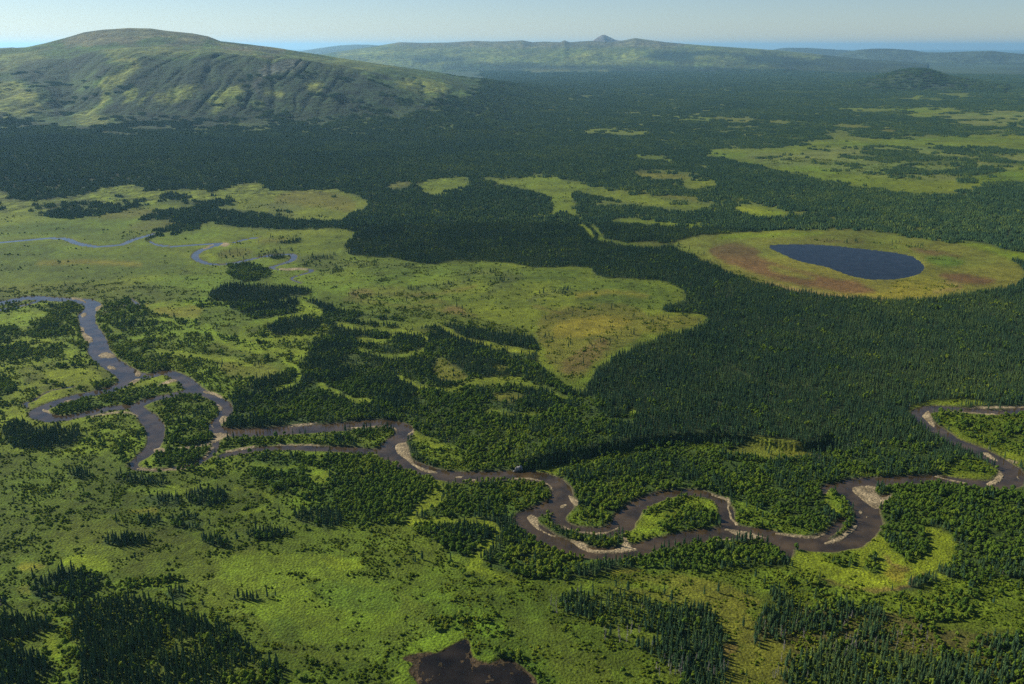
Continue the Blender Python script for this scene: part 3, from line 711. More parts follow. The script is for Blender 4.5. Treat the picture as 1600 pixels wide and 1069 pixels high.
TR = np.zeros((RH, RW), np.float32)
def mark(arr, poly):
    m = fill_mask(smooth_poly(poly, 2)); sub = arr[m[0], m[1]]; sub[m[2]] = 1
for p in MUDBANK: mark(SM, p)
mark(LK, LAKE)
for p in POND: mark(LK, p)
def blur(a, r, n=2):
    for _ in range(n):
        for ax in (0, 1):
            pad = [(0, 0)] * a.ndim; pad[ax] = (r + 1, r)
            c = np.cumsum(np.pad(a, pad, mode='edge').astype(np.float64), axis=ax)
            hi = [slice(None)] * a.ndim; lo = [slice(None)] * a.ndim
            hi[ax] = slice(2 * r + 1, None); lo[ax] = slice(0, -(2 * r + 1))
            a = ((c[tuple(hi)] - c[tuple(lo)]) / (2 * r + 1)).astype(np.float32)
    return a
mark(TR, lake_pts('800 736 820 733 850 727 900 716 950 707 1000 698 1070 690 1130 688 1200 700 1270 708 1300 690 1260 660 1180 640 1050 625 930 625 860 650 815 690'))
TR = np.minimum(1, blur(TR, 14) * 2) * blur(TR, 1, 1)
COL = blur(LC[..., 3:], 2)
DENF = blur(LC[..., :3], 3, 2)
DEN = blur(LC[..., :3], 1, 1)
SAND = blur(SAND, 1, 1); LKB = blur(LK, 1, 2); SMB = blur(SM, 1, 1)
def look(arr, x, y):
    fx = np.clip(x - RX0 - .5, 0, RW - 1.001); fy = np.clip(y - RY0 - .5, 0, RH - 1.001)
    ix = fx.astype(int); iy = fy.astype(int); tx = fx - ix; ty = fy - iy
    if arr.ndim == 3: tx = tx[:, None]; ty = ty[:, None]
    return (arr[iy, ix] * (1 - tx) + arr[iy, ix + 1] * tx) * (1 - ty) + (arr[iy + 1, ix] * (1 - tx) + arr[iy + 1, ix + 1] * tx) * ty

def spline(P, n=6):
    P = np.array(P, float); out = []
    Q = np.vstack([2 * P[0] - P[1], P, 2 * P[-1] - P[-2]])
    for i in range(1, len(Q) - 2):
        p0, p1, p2, p3 = Q[i - 1], Q[i], Q[i + 1], Q[i + 2]
        for t in np.arange(n) / n:
            out.append(.5 * (2 * p1 + (p2 - p0) * t + (2 * p0 - 5 * p1 + 4 * p2 - p3) * t * t + (3 * p1 - p0 - 3 * p2 + p3) * t ** 3))
    out.append(P[-1])
    return np.array(out)
RIV = []
for rv in RIVERS:
    P = np.array(rv, float)
    gx, gy = pix_to_ground(P[:, 0], P[:, 1])
    RIV.append(spline(np.column_stack([gx, gy, P[:, 2] * np.where((P[:, 1] > 460) & (P[:, 0] < 400), .82, .9)])))
def river_depth(X, Y):
    """distance beyond the water's edge in metres, negative in the channel"""
    out = np.full(X.shape, 60.0)
    order = np.argsort(Y, kind='stable'); Ys = Y[order]
    for P in RIV:
        for (ax, ay, aw), (bx, by, bw) in zip(P[:-1], P[1:]):
            mw = max(aw, bw) + 30
            lo, hi = np.searchsorted(Ys, [min(ay, by) - mw, max(ay, by) + mw])
            idx = order[lo:hi]
            idx = idx[(X[idx] > min(ax, bx) - mw) & (X[idx] < max(ax, bx) + mw)]
            if idx.size == 0: continue
            vx, vy = bx - ax, by - ay; L = vx * vx + vy * vy + 1e-9
            t = np.clip(((X[idx] - ax) * vx + (Y[idx] - ay) * vy) / L, 0, 1)
            d = np.hypot(X[idx] - ax - t * vx, Y[idx] - ay - t * vy) - (aw + (bw - aw) * t)
            out[idx] = np.minimum(out[idx], d)
    return out
WATER = -0.8
def floor_state(X, Y):
    """ground height, sand, mud, edge distance for points on the valley floor"""
    px, py = project(X, Y)
    px = px + (fbm(X / 9, Y / 9, 61, 3) - .5) * 3; 
    e = river_depth(X, Y) + (fbm(X / 14, Y / 14, 63, 3) - .5) * 3.0
    sand = look(SAND, px, py + 0 * px)
    lake = look(LKB, px, py); mud = look(SMB, px, py)
    z = -1.9 * (1 - sstep(-3.0, 1.8, e))
    z = np.where(sand > .02, np.maximum(z, -1.9 + 1.55 * sstep(0.2, .75, sand)), z)
    z = np.where(lake > .02, np.minimum(z, -1.9 * sstep(.1, .9, lake)), z)
    z = np.where((mud > .02) & (lake < .6), np.minimum(z, -.9 * mud + (fbm(X / 4, Y / 4, 66, 3) - .42) * .9 * mud), z)
    z = np.where((mud > .3) & (lake > .5), z + .95 * sstep(.66, .86, fbm(X / 5, Y / 5, 67, 3)) * 1.6, z)
    z = z + 9 * look(TR, px, py) * sstep(2, 7, e)
    return z, sand, mud, lake, e
# ------------------------------------------------------------------ materials
def mat(name):
    m = bpy.data.materials.new(name); m.use_nodes = True
    t = m.node_tree; t.nodes.clear()
    out = t.nodes.new('ShaderNodeOutputMaterial')
    return m, t, out
def N(t, k, **kw):
    n = t.nodes.new(k)
    for a, b in kw.items():
        if a in ('s',): n.inputs['Scale'].default_value = b
        else: setattr(n, a, b)
    return n
def L(t, a, b): t.links.new(a, b)

def terrain_material(name, scale, bump):
    m, t, out = mat(name)
    bs = N(t, 'ShaderNodeBsdfPrincipled'); bs.inputs['Roughness'].default_value = .95
    bs.inputs['Specular IOR Level'].default_value = .12
    at = N(t, 'ShaderNodeAttribute', attribute_name='col')
    geo = N(t, 'ShaderNodeNewGeometry')
    prev = at.outputs['Color']
    for sc, lo, hi, det in ((1 / 1.8 / scale, .45, 1.55, 3), (1 / 9 / scale, .68, 1.32, 3)):
        nz = N(t, 'ShaderNodeTexNoise'); nz.inputs['Scale'].default_value = sc; nz.inputs['Detail'].default_value = det
        L(t, geo.outputs['Position'], nz.inputs['Vector'])
        mr = N(t, 'ShaderNodeMapRange'); mr.inputs[1].default_value = .28; mr.inputs[2].default_value = .72
        mr.inputs[3].default_value = lo; mr.inputs[4].default_value = hi
        L(t, nz.outputs['Fac'], mr.inputs[0])
        mx = N(t, 'ShaderNodeVectorMath', operation='SCALE')
        L(t, prev, mx.inputs[0]); L(t, mr.outputs[0], mx.inputs['Scale'])
        prev = mx.outputs[0]
    L(t, prev, bs.inputs['Base Color'])
    nb = N(t, 'ShaderNodeTexNoise'); nb.inputs['Scale'].default_value = 1 / 2.2 / scale; nb.inputs['Detail'].default_value = 4
    L(t, geo.outputs['Position'], nb.inputs['Vector'])
    bp = N(t, 'ShaderNodeBump'); bp.inputs['Strength'].default_value = 1.0; bp.inputs['Distance'].default_value = bump
    L(t, nb.outputs['Fac'], bp.inputs['Height']); L(t, bp.outputs[0], bs.inputs['Normal'])
    L(t, bs.outputs[0], out.inputs[0])
    return m
M_ground = terrain_material('meadow_ground', 1.0, 1.8)
M_hill = terrain_material('hill_slope', 14.0, 16.0)
M_far = terrain_material('far_slope', 60.0, 60.0)

def water_material(name, col, rough, sc, bump, spec=.5):
    m, t, out = mat(name)
    bs = N(t, 'ShaderNodeBsdfPrincipled'); bs.inputs['Base Color'].default_value = (*col, 1)
    bs.inputs['Roughness'].default_value = rough; bs.inputs['IOR'].default_value = 1.33; bs.inputs['Specular IOR Level'].default_value = spec
    geo = N(t, 'ShaderNodeNewGeometry')
    n1 = N(t, 'ShaderNodeTexNoise'); n1.inputs['Scale'].default_value = sc; n1.inputs['Detail'].default_value = 3
    L(t, geo.outputs['Position'], n1.inputs['Vector'])
    n2 = N(t, 'ShaderNodeTexNoise'); n2.inputs['Scale'].default_value = .03; n2.inputs['Detail'].default_value = 3
    L(t, geo.outputs['Position'], n2.inputs['Vector'])
    mr = N(t, 'ShaderNodeMapRange'); mr.inputs[1].default_value = .4; mr.inputs[2].default_value = .65; mr.inputs[3].default_value = .15; mr.inputs[4].default_value = 1
    L(t, n2.outputs['Fac'], mr.inputs[0])
    bp = N(t, 'ShaderNodeBump'); bp.inputs['Distance'].default_value = bump
    L(t, mr.outputs[0], bp.inputs['Strength'])
    n4 = N(t, 'ShaderNodeTexNoise'); n4.inputs['Scale'].default_value = .055; n4.inputs['Detail'].default_value = 5
    L(t, geo.outputs['Position'], n4.inputs['Vector'])
    cr = N(t, 'ShaderNodeValToRGB'); cr.color_ramp.elements[0].position = .38; cr.color_ramp.elements[1].position = .68
    cr.color_ramp.elements[0].color = (*[q * .7 for q in col], 1); cr.color_ramp.elements[1].color = (col[0] * 1.9, col[1] * 1.8, col[2] * 1.7, 1)
    L(t, n4.outputs['Fac'], cr.inputs[0]); L(t, cr.outputs[0], bs.inputs['Base Color'])
    L(t, n1.outputs['Fac'], bp.inputs['Height']); L(t, bp.outputs[0], bs.inputs['Normal'])
    L(t, bs.outputs[0], out.inputs[0])
    return m
M_river = water_material('river_water', (.034, .024, .012), .08, .8, .10, .5)
M_lake = water_material('lake_water', (.006, .007, .009), .15, .5, .04, .06)
M_pond = water_material('pond_water', (.010, .008, .006), .06, .8, .02, .3)

def leaf_material(name, c1, c2, c3, trans=.0):
    m, t, out = mat(name)
    oi = N(t, 'ShaderNodeObjectInfo')
    geo = N(t, 'ShaderNodeNewGeometry')
    cr = N(t, 'ShaderNodeValToRGB')
    e = cr.color_ramp.elements
    e[0].position = 0; e[0].color = (*c1, 1); e[1].position = 1; e[1].color = (*c3, 1)
    q = cr.color_ramp.elements.new(.55); q.color = (*c2, 1)
    nz = N(t, 'ShaderNodeTexNoise'); nz.inputs['Scale'].default_value = .012; nz.inputs['Detail'].default_value = 3
    L(t, geo.outputs['Position'], nz.inputs['Vector'])
    ad = N(t, 'ShaderNodeMath', operation='MULTIPLY_ADD'); ad.inputs[1].default_value = 1.6; 
    L(t, nz.outputs['Fac'], ad.inputs[0])
    nw = N(t, 'ShaderNodeTexNoise'); nw.inputs['Scale'].default_value = .0022; nw.inputs['Detail'].default_value = 4
    L(t, geo.outputs['Position'], nw.inputs['Vector'])
    wb = N(t, 'ShaderNodeMath', operation='MULTIPLY_ADD'); wb.inputs[1].default_value = 1.8; wb.inputs[2].default_value = -1.65
    L(t, nw.outputs['Fac'], wb.inputs[0])
    sb = N(t, 'ShaderNodeMath', operation='MULTIPLY_ADD'); sb.inputs[1].default_value = .8
    L(t, wb.outputs[0], sb.inputs[2])
    L(t, oi.outputs['Random'], sb.inputs[0]); L(t, sb.outputs[0], ad.inputs[2])
    L(t, ad.outputs[0], cr.inputs[0])
    n3 = N(t, 'ShaderNodeTexNoise'); n3.inputs['Scale'].default_value = 1.1; n3.inputs['Detail'].default_value = 2
    L(t, geo.outputs['Position'], n3.inputs['Vector'])
    mr = N(t, 'ShaderNodeMapRange'); mr.inputs[1].default_value = .3; mr.inputs[2].default_value = .7; mr.inputs[3].default_value = .6; mr.inputs[4].default_value = 1.5
    L(t, n3.outputs['Fac'], mr.inputs[0])
    mx = N(t, 'ShaderNodeVectorMath', operation='SCALE'); L(t, cr.outputs[0], mx.inputs[0]); L(t, mr.outputs[0], mx.inputs['Scale'])
    d = N(t, 'ShaderNodeBsdfDiffuse'); L(t, mx.outputs[0], d.inputs[0])
    if trans:
        tr = N(t, 'ShaderNodeBsdfTranslucent'); L(t, mx.outputs[0], tr.inputs[0])
        ms = N(t, 'ShaderNodeMixShader'); ms.inputs[0].default_value = trans
        L(t, d.outputs[0], ms.inputs[1]); L(t, tr.outputs[0], ms.inputs[2]); L(t, ms.outputs[0], out.inputs[0])
    else:
        L(t, d.outputs[0], out.inputs[0])
    return m
M_spruce = leaf_material('spruce_needles', (.036, .074, .038), (.053, .096, .038), (.092, .134, .038), .12)
M_broad = leaf_material('poplar_leaves', (.070, .125, .018), (.115, .180, .020), (.190, .240, .026), .35)
M_shrub = leaf_material('willow_leaves', (.075, .120, .011), (.120, .165, .012), (.180, .205, .018), .35)
def plain(name, c, rough=.9):
    m, t, out = mat(name)
    b = N(t, 'ShaderNodeBsdfPrincipled'); b.inputs['Roughness'].default_value = rough
    geo = N(t, 'ShaderNodeNewGeometry'); nz = N(t, 'ShaderNodeTexNoise'); nz.inputs['Scale'].default_value = 1.3; nz.inputs['Detail'].default_value = 4
    L(t, geo.outputs['Position'], nz.inputs['Vector'])
    cr = N(t, 'ShaderNodeValToRGB'); cr.color_ramp.elements[0].color = (*[q * .6 for q in c], 1); cr.color_ramp.elements[0].position = .3
    cr.color_ramp.elements[1].color = (*[q * 1.3 for q in c], 1); cr.color_ramp.elements[1].position = .7
    L(t, nz.outputs['Fac'], cr.inputs[0]); L(t, cr.outputs[0], b.inputs['Base Color']); L(t, b.outputs[0], out.inputs[0])
    return m
M_bark = plain('bark', (.10, .08, .06)); M_dead = plain('bleached_wood', (.20, .18, .16)); M_rock = plain('grey_rock', (.22, .21, .195))

# ------------------------------------------------------------------ mesh helpers
def np_mesh(name, V, Fq, material, smooth=True):
    me = bpy.data.meshes.new(name)
    V = np.asarray(V, np.float32); Fq = np.asarray(Fq, np.int32)
    k = Fq.shape[1]
    me.vertices.add(len(V)); me.vertices.foreach_set('co', V.ravel())
    me.loops.add(Fq.size); me.loops.foreach_set('vertex_index', Fq.ravel())
    me.polygons.add(len(Fq)); me.polygons.foreach_set('loop_start', np.arange(0, Fq.size, k, dtype=np.int32))
    me.polygons.foreach_set('loop_total', np.full(len(Fq), k, np.int32))
    me.update(calc_edges=True)
    me.polygons.foreach_set('use_smooth', np.full(len(Fq), smooth))
    if material: me.materials.append(material)
    return me
def link(name, me, kind=None, label=None, cat=None, group=None):
    o = bpy.data.objects.new(name, me); SC.collection.objects.link(o)
    if kind: o['kind'] = kind
    if label: o['label'] = label
    if cat: o['category'] = cat
    if group: o['group'] = group
    return o

# ------------------------------------------------------------------ the land
ys = np.arange(1250, 260, -1.6)
Dn = pix_to_ground(800, ys)[1]
extra = [np.arange(2500, 4400, 28), np.arange(4400, 7900, 22), np.arange(7900, 15000, 110), np.arange(15000, 28000, 260), np.arange(28000, 45000, 900), np.geomspace(45000, 119000, 12)]
Ds = np.unique(np.concatenate([[250, 300, 340, 370], Dn[Dn < 2500]] + extra))
Ds = Ds[np.concatenate([[True], np.diff(Ds) > .3])]
az = np.concatenate([R(1) * np.linspace(-75, -40, 20), np.arange(-.69, .69, .00108), R(1) * np.linspace(40, 75, 20)])
AZ, DD = np.meshgrid(az, Ds)
nr, nc = AZ.shape
azf, Df = AZ.ravel(), DD.ravel()
X = Df * np.sin(azf); Y = Df * np.cos(azf)
hz, who = hills(azf, Df)
Z = np.zeros_like(X)
flat = Df < 2700
z0 = np.zeros_like(X); sand = np.zeros_like(X); mud = np.zeros_like(X); lake = np.zeros_like(X); edge = np.full(X.shape, 60.0)
z0[flat], sand[flat], mud[flat], lake[flat], edge[flat] = floor_state(X[flat], Y[flat])
und = (fbm(X / 40, Y / 40, 71, 4) - .5) * 1.3 * sstep(2, 18, edge) * (1 - sstep(0, .1, lake + mud + sand))
Z = np.where(hz > .5, hz, z0 + und)
px, py = project(X, Y, np.maximum(hz, 0))
wx = np.clip(3.5 * 1000 / Df, .8, 4)
pxw = px + (fbm(X / 22, Y / 22, 81, 4) - .5) * wx * 2.2; pyw = py + (fbm(X / 22, Y / 22, 85, 4) - .5) * wx
hw_ = (hz > 5) * (Df < 9000)
pxw = pxw + hw_ * (fbm(X / 160, Y / 240, 87, 4) - .5) * 40; pyw = pyw + hw_ * (fbm(X / 160, Y / 240, 88, 4) - .5) * 22
wc = np.clip(5000 / Df, .8, 8)
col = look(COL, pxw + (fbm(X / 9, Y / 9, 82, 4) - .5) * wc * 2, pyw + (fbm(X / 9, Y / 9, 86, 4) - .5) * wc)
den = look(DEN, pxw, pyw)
# patchwork of wetter and drier ground
n1 = fbm(X / 75, Y / 75, 91, 5); n2 = fbm(X / 16, Y / 16, 95, 4); n3 = fbm(X / 260, Y / 260, 99, 3)
op = 1 - sstep(.2, .6, den[:, 0])
k = (op * (1 - sstep(0, .05, mud)))[:, None]
tint = 1 + k * ((n1 - .5) * .55 + (n2 - .5) * .50)[:, None] * np.array([1.0, 1.0, .9])
col = col * tint
warm = (k[:, 0] * np.clip((n3 - .45) * 2 + (n1 - .5), 0, 1) * .28)[:, None]
col = col * (1 - warm) + col * np.array([1.28, .90, .95]) * warm
cool = (k[:, 0] * np.clip((.45 - n3) * 2 + (n2 - .5) * .6, 0, 1) * .5)[:, None]
col = col * (1 - cool) + col * np.array([.62, .92, .85]) * cool
# bank, sand, mud, beds
bank = ((1 - sstep(0, 3.5, edge)) * (edge > -50))[:, None] * .55
col = col * (1 - bank) + np.array([.075, .055, .035]) * bank
sn = sstep(.3, .7, sand)[:, None]
stn = (.55 + .8 * fbm(X / 6, Y / 6, 103, 4))[:, None]
col = col * (1 - sn) + np.array([.190, .150, .088]) * stn * sn
mn = sstep(.2, .7, mud)[:, None] * .95
col = col * (1 - mn) + np.array([.030, .019, .011]) * (.4 + 1.2 * n2)[:, None] * mn
bed = ((edge < 0) & (sand < .1))
col[bed] = (.05, .038, .028)
lk = (lake > .4) & (mud < .2); col[lk] = (.03, .03, .03)
far = sstep(9000, 13000, Df)[:, None]
fl = (hz < .5)[:, None]
pn = (.6 + .9 * fbm(X / 700, Y / 1600, 111, 5))[:, None]
col = np.where(fl, col * (1 - far) + np.array([.028, .045, .022]) * pn * far, col)
hl = (hz > 20)
hn = fbm(X / np.where(Df > 12000, 420, 95), Y / np.where(Df > 12000, 700, 150), 121, 5)
patch = np.clip((hn - .5) * 2.2, -1, 1)
col[hl] = col[hl] * (1 + patch[hl, None] * np.array([.42, .36, .25]))
for i, hk in enumerate(HILLS):
    m = hl & (who == i)
    if hk in ('forest_knoll',): col[m] = np.array([.022, .036, .018]) * (.7 + .7 * hn[m])[:, None]
    if hk in ('low_range', 'horizon_hill', 'blue_hill', 'left_hill'): col[m] = np.array([.035, .050, .028]) * (.6 + .9 * hn[m])[:, None]
    if hk == 'pointed_peak': col[m] = np.array([.11, .10, .09]) * (.7 + .6 * hn[m])[:, None]
m = hz < 5
col[m] = np.minimum(col[m] * 1.1, .45)
col = np.clip(col, .003, .6)
P = np.column_stack([X, Y, Z])
gi = np.arange(nr * nc).reshape(nr, nc)
quads = np.stack([gi[:-1, :-1], gi[:-1, 1:], gi[1:, 1:], gi[1:, :-1]], -1).reshape(-1, 4)
whoq = np.where((hz[quads] > 3).all(1), who[quads[:, 0]], -1)
def sub_mesh(name, mask, material, z=None, attr=True):
    q = quads[mask]
    u, inv = np.unique(q, return_inverse=True)
    V = P[u].copy()
    if z is not None: V[:, 2] = z
    me = np_mesh(name, V, inv.reshape(q.shape), material)
    if attr:
        a = me.attributes.new('col', 'FLOAT_COLOR', 'POINT')
        a.data.foreach_set('color', np.column_stack([col[u], np.ones(len(u))]).astype(np.float32).ravel())
    return me
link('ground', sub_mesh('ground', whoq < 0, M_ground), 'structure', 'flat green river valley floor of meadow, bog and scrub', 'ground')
HLAB = {'near_hill': 'broad round green mountain with gullied face on the left', 'forest_knoll': 'small dark wooded knoll on the plain far right',
 'green_range': 'long low pale green range behind the forest', 'pointed_peak': 'tiny pointed blue peak on the skyline behind the range',
 'blue_hill': 'faint blue hill on the skyline right of the big mountain', 'left_hill': 'low hill shoulder at the far left skyline',
 'horizon_hill': 'faint flat blue hill on the right skyline', 'low_range': 'low dark blue hills on the skyline at far right'}
for i, hk in enumerate(HILLS):
    m = whoq == i
    if m.sum() > 4:
        link('hill', sub_mesh(hk, m, M_hill if i < 2 else M_far), 'structure', HLAB[hk], 'hill')
eq = edge[quads].min(1); lq = lake[quads].max(1); dq = Df[quads[:, 0]]
rm = (eq < 4.5) & (dq < 2700) & (lq < .01)
link('river', sub_mesh('river', rm, M_river, WATER, False), 'structure', 'brown winding river with looping side channels', 'river')
yq = Y[quads[:, 0]]
link('lake', sub_mesh('lake', (lq > .005) & (yq > 1200), M_lake, WATER + .1, False), 'structure', 'dark blue bean-shaped lake inside an ochre bog ring', 'lake')
link('pond', sub_mesh('pond', (lq > .005) & (yq < 1200), M_pond, WATER + .1, False), 'structure', 'dark bog pond with red-brown mud edges at bottom edge', 'pond')

# ------------------------------------------------------------------ tree shapes
def cone_ring(V, Fc, z0, z1, r, n, rg, jag=.55, off=(0, 0)):
    b = len(V); V.append((off[0], off[1], z1)); a0 = rg.random() * 6.28
    for i in range(2 * n):
        a = a0 + i * math.pi / n
        rr = r * (1 if i % 2 == 0 else jag) * (.8 + .4 * rg.random())
        V.append((off[0] + rr * math.cos(a), off[1] + rr * math.sin(a), z0 + (0 if i % 2 == 0 else (z1 - z0) * .25) + (rg.random() - .5) * .15))
    for i in range(2 * n):
        Fc.append((b, b + 1 + i, b + 1 + (i + 1) % (2 * n)))
def tube(V, Fc, p0, p1, r0, r1, n=5):
    b = len(V); p0 = np.array(p0, float); p1 = np.array(p1, float); d = p1 - p0; d /= np.linalg.norm(d)
    u = np.cross(d, (0, 0, 1) if abs(d[2]) < .9 else (1, 0, 0)); u /= np.linalg.norm(u); w = np.cross(d, u)
    for p, r in ((p0, r0), (p1, r1)):
        for i in range(n):
            a = 6.2832 * i / n; V.append(tuple(p + r * (math.cos(a) * u + math.sin(a) * w)))
    for i in range(n):
        j = (i + 1) % n
        Fc.append((b + i, b + j, b + n + j)); Fc.append((b + i, b + n + j, b + n + i))
def spruce_parts(seed, h, r, whorls=10, n=7):
    rg = np.random.default_rng(seed); V, Fc = [], []
    z = h * .09
    lean = (rg.random(2) - .5) * .03 * h
    for i in range(whorls):
        t = i / whorls
        rad = r * ((1 - t) ** .8 * .92 + .08) * (.8 + .4 * rg.random())
        if i == 0: rad *= .7
        dz = h * .91 / whorls
        cone_ring(V, Fc, z, min(h, z + dz * 2.1) if i < whorls - 1 else h, rad, n, rg, .5, (lean[0] * t * t + (rg.random() - .5) * .15, lean[1] * t * t + (rg.random() - .5) * .15))
        z += dz
    T, TF = [], []
    tube(T, TF, (0, 0, -.3), (lean[0] * .6, lean[1] * .6, h * .85), .045 * r + .08, .03)
    return (V, Fc), (T, TF)
ICO = None
def ico():
    global ICO
    if ICO is None:
        p = (1 + 5 ** .5) / 2
        v = [(-1, p, 0), (1, p, 0), (-1, -p, 0), (1, -p, 0), (0, -1, p), (0, 1, p), (0, -1, -p), (0, 1, -p), (p, 0, -1), (p, 0, 1), (-p, 0, -1), (-p, 0, 1)]
        f = [(0, 11, 5), (0, 5, 1), (0, 1, 7), (0, 7, 10), (0, 10, 11), (1, 5, 9), (5, 11, 4), (11, 10, 2), (10, 7, 6), (7, 1, 8), (3, 9, 4), (3, 4, 2), (3, 2, 6), (3, 6, 8), (3, 8, 9), (4, 9, 5), (2, 4, 11), (6, 2, 10), (8, 6, 7), (9, 8, 1)]
        v = [np.array(q, float) / np.linalg.norm(q) for q in v]
        mid = {}; nf = []
        def mp(a, b):
            k = (min(a, b), max(a, b))
            if k not in mid:
                m = v[a] + v[b]; v.append(m / np.linalg.norm(m)); mid[k] = len(v) - 1
            return mid[k]
        for a, b, c in f:
            x, y, z = mp(a, b), mp(b, c), mp(c, a); nf += [(a, x, z), (b, y, x), (c, z, y), (x, y, z)]
        ICO = (np.array(v), nf)
    return ICO
def lump(V, Fc, c, r, rg, rough=.28):
    v, f = ico(); b = len(V)
    k = 1 + (rg.random(len(v)) - .5) * 2 * rough
    for q, s in zip(v, k):
        V.append((c[0] + q[0] * r[0] * s, c[1] + q[1] * r[1] * s, c[2] + q[2] * r[2] * s))
    Fc += [(a + b, e + b, g + b) for a, e, g in f]
def leaves(V, Fc, c, r, rg, n, size):
    for _ in range(n):
        d = rg.normal(size=3); d /= np.linalg.norm(d)
        if d[2] < -.3: d[2] *= -1
        p = np.array(c) + d * np.array(r) * (.85 + .4 * rg.random())
        u = np.cross(d, rg.normal(size=3)); u /= np.linalg.norm(u) + 1e-9
        w = np.cross(d, u) + d * (rg.random() - .5)
        s = size * (.6 + .8 * rg.random()); b = len(V)
        V.append(tuple(p - u * s * .5)); V.append(tuple(p + u * s * .5)); V.append(tuple(p + w * s)); Fc.append((b, b + 1, b + 2))
def broad_parts(seed, h, r):
    rg = np.random.default_rng(seed); V, Fc = [], []
    nl = 7
    for i in range(nl):
        a = rg.random() * 6.28; q = r * (.35 + .35 * rg.random()) * (i > 0)
        z = h * (.78 if i == 0 else .42 + .28 * rg.random())
        rr = r * (.32 + .26 * rg.random())
        c = (q * math.cos(a), q * math.sin(a), z); sz = (rr, rr, rr * (1.0 + .4 * rg.random()))
        lump(V, Fc, c, sz, rg); leaves(V, Fc, c, sz, rg, 34, .6)
    T, TF = [], []
    tube(T, TF, (0, 0, -.3), (0, 0, h * .6), .16, .07)
    tube(T, TF, (0, 0, h * .25), (r * .5, 0, h * .55), .07, .03, 4); tube(T, TF, (0, 0, h * .3), (-r * .4, r * .3, h * .6), .07, .03, 4)
    return (V, Fc), (T, TF)
def shrub_parts(seed, h, r):
    rg = np.random.default_rng(seed); V, Fc = [], []
    for i in range(4):
        a = rg.random() * 6.28; q = r * .55 * rg.random() ** .5
        rr = r * (.35 + .3 * rg.random())
        c = (q * math.cos(a), q * math.sin(a), h * (.30 + .25 * rg.random())); sz = (rr, rr, h * (.38 + .2 * rg.random()))
        lump(V, Fc, c, sz, rg, .32); leaves(V, Fc, c, sz, rg, 14, .38)
    T, TF = [], []
    for i in range(3):
        a = i * 2.1 + rg.random(); tube(T, TF, (0, 0, -.2), (r * .3 * math.cos(a), r * .3 * math.sin(a), h * .55), .05, .02, 3)
    return (V, Fc), (T, TF)
def snag_parts(seed, h):
    rg = np.random.default_rng(seed); V, Fc = [], []
    tube(V, Fc, (0, 0, -.3), (0, 0, h), .24, .06)
    W_, WF = [], []
    for i in range(26):
        z = h * (.15 + .8 * rg.random()); a = rg.random() * 6.28; l = (1 - z / h) * 1.5 + .35
        tube(W_, WF, (0, 0, z), (l * math.cos(a), l * math.sin(a), z - .35 * l + .2), .07, .03, 3)
    return (V, Fc), (W_, WF)
def both(name, parts, m1, m2):
    (V, Fc), (T, TF) = parts
    me = np_mesh(name, V + T, [f for f in Fc] + [tuple(i + len(V) for i in f) for f in TF], m1, False)
    me.materials.append(m2)
    idx = np.zeros(len(Fc) + len(TF), np.int32); idx[len(Fc):] = 1
    me.polygons.foreach_set('material_index', idx)
    return me
SPR = [spruce_parts(100 + i, h, r) for i, (h, r) in enumerate([(11.5, 1.6), (10, 1.4), (12.5, 1.9), (9, 1.5), (10.5, 2.1), (13, 1.6), (8, 1.6)])]
BRD = [broad_parts(200 + i, h, r) for i, (h, r) in enumerate([(7.5, 2.5), (6.5, 2.3), (8.5, 2.8), (6, 2.6), (7, 2.1)])]
SHR = [shrub_parts(300 + i, h, r) for i, (h, r) in enumerate([(1.8, 1.5), (1.4, 1.3), (2.2, 1.6), (1.2, 1.6), (2.6, 1.7)])]
SNG = [snag_parts(400 + i, h) for i, h in enumerate([8.5, 7, 10])]
def proto(name, meshes):
    c = bpy.data.collections.new(name)       # not linked to the scene: only a source of shapes
    for i, me in enumerate(meshes):
        o = bpy.data.objects.new('%s_%02d' % (name, i), me); c.objects.link(o)
    return c
C_spr = proto('spruce_shape', [both('spruce', p, M_spruce, M_bark) for p in SPR] + [both('snag', p, M_dead, M_dead) for p in SNG])
C_brd = proto('broadleaf_shape', [both('broadleaf', p, M_broad, M_bark) for p in BRD])
C_shr = proto('shrub_shape', [both('shrub', p, M_shrub, M_bark) for p in SHR])

def patch_mesh(seed, size, n, hmin, hmax, round_share):
    rg = np.random.default_rng(seed); V, Fc, mi = [], [], []
    g = int(math.ceil(math.sqrt(n)))
    for i in range(g * g):
        x = ((i % g) + .5 + (rg.random() - .5) * .95) / g * size - size / 2; y = ((i // g) + .5 + (rg.random() - .5) * .95) / g * size - size / 2
        h = hmin + (hmax - hmin) * rg.random(); b = len(Fc)
        if rg.random() < round_share:
            bb = len(V); r = size / g * .62
            for zz, rr in ((0, r * .8), (h * .35, r), (h * .6, r * .6)):
                for k_ in range(5):
                    a = k_ * 1.2566 + rg.random() * .5; q = rr * (.7 + .6 * rg.random()); V.append((x + q * math.cos(a), y + q * math.sin(a), zz))
            V.append((x, y, h * .72))
            for k_ in range(5):
                j = (k_ + 1) % 5
                for s in (0, 5): Fc += [(bb + s + k_, bb + s + j, bb + s + 5 + j), (bb + s + k_, bb + s + 5 + j, bb + s + 5 + k_)]
                Fc.append((bb + 10 + k_, bb + 10 + j, bb + 15))
            mi += [1] * (len(Fc) - b)
        else:
            r = size / g * (.42 + .2 * rg.random())
            cone_ring(V, Fc, h * .02, h * .75, r, 3, rg, .75, (x, y)); cone_ring(V, Fc, h * .42, h, r * .6, 3, rg, .75, (x, y))
            mi += [0] * (len(Fc) - b)
    me = np_mesh('patch', V, Fc, M_spruce, False); me.materials.append(M_broad)
    me.polygons.foreach_set('material_index', np.array(mi, np.int32))
    return me
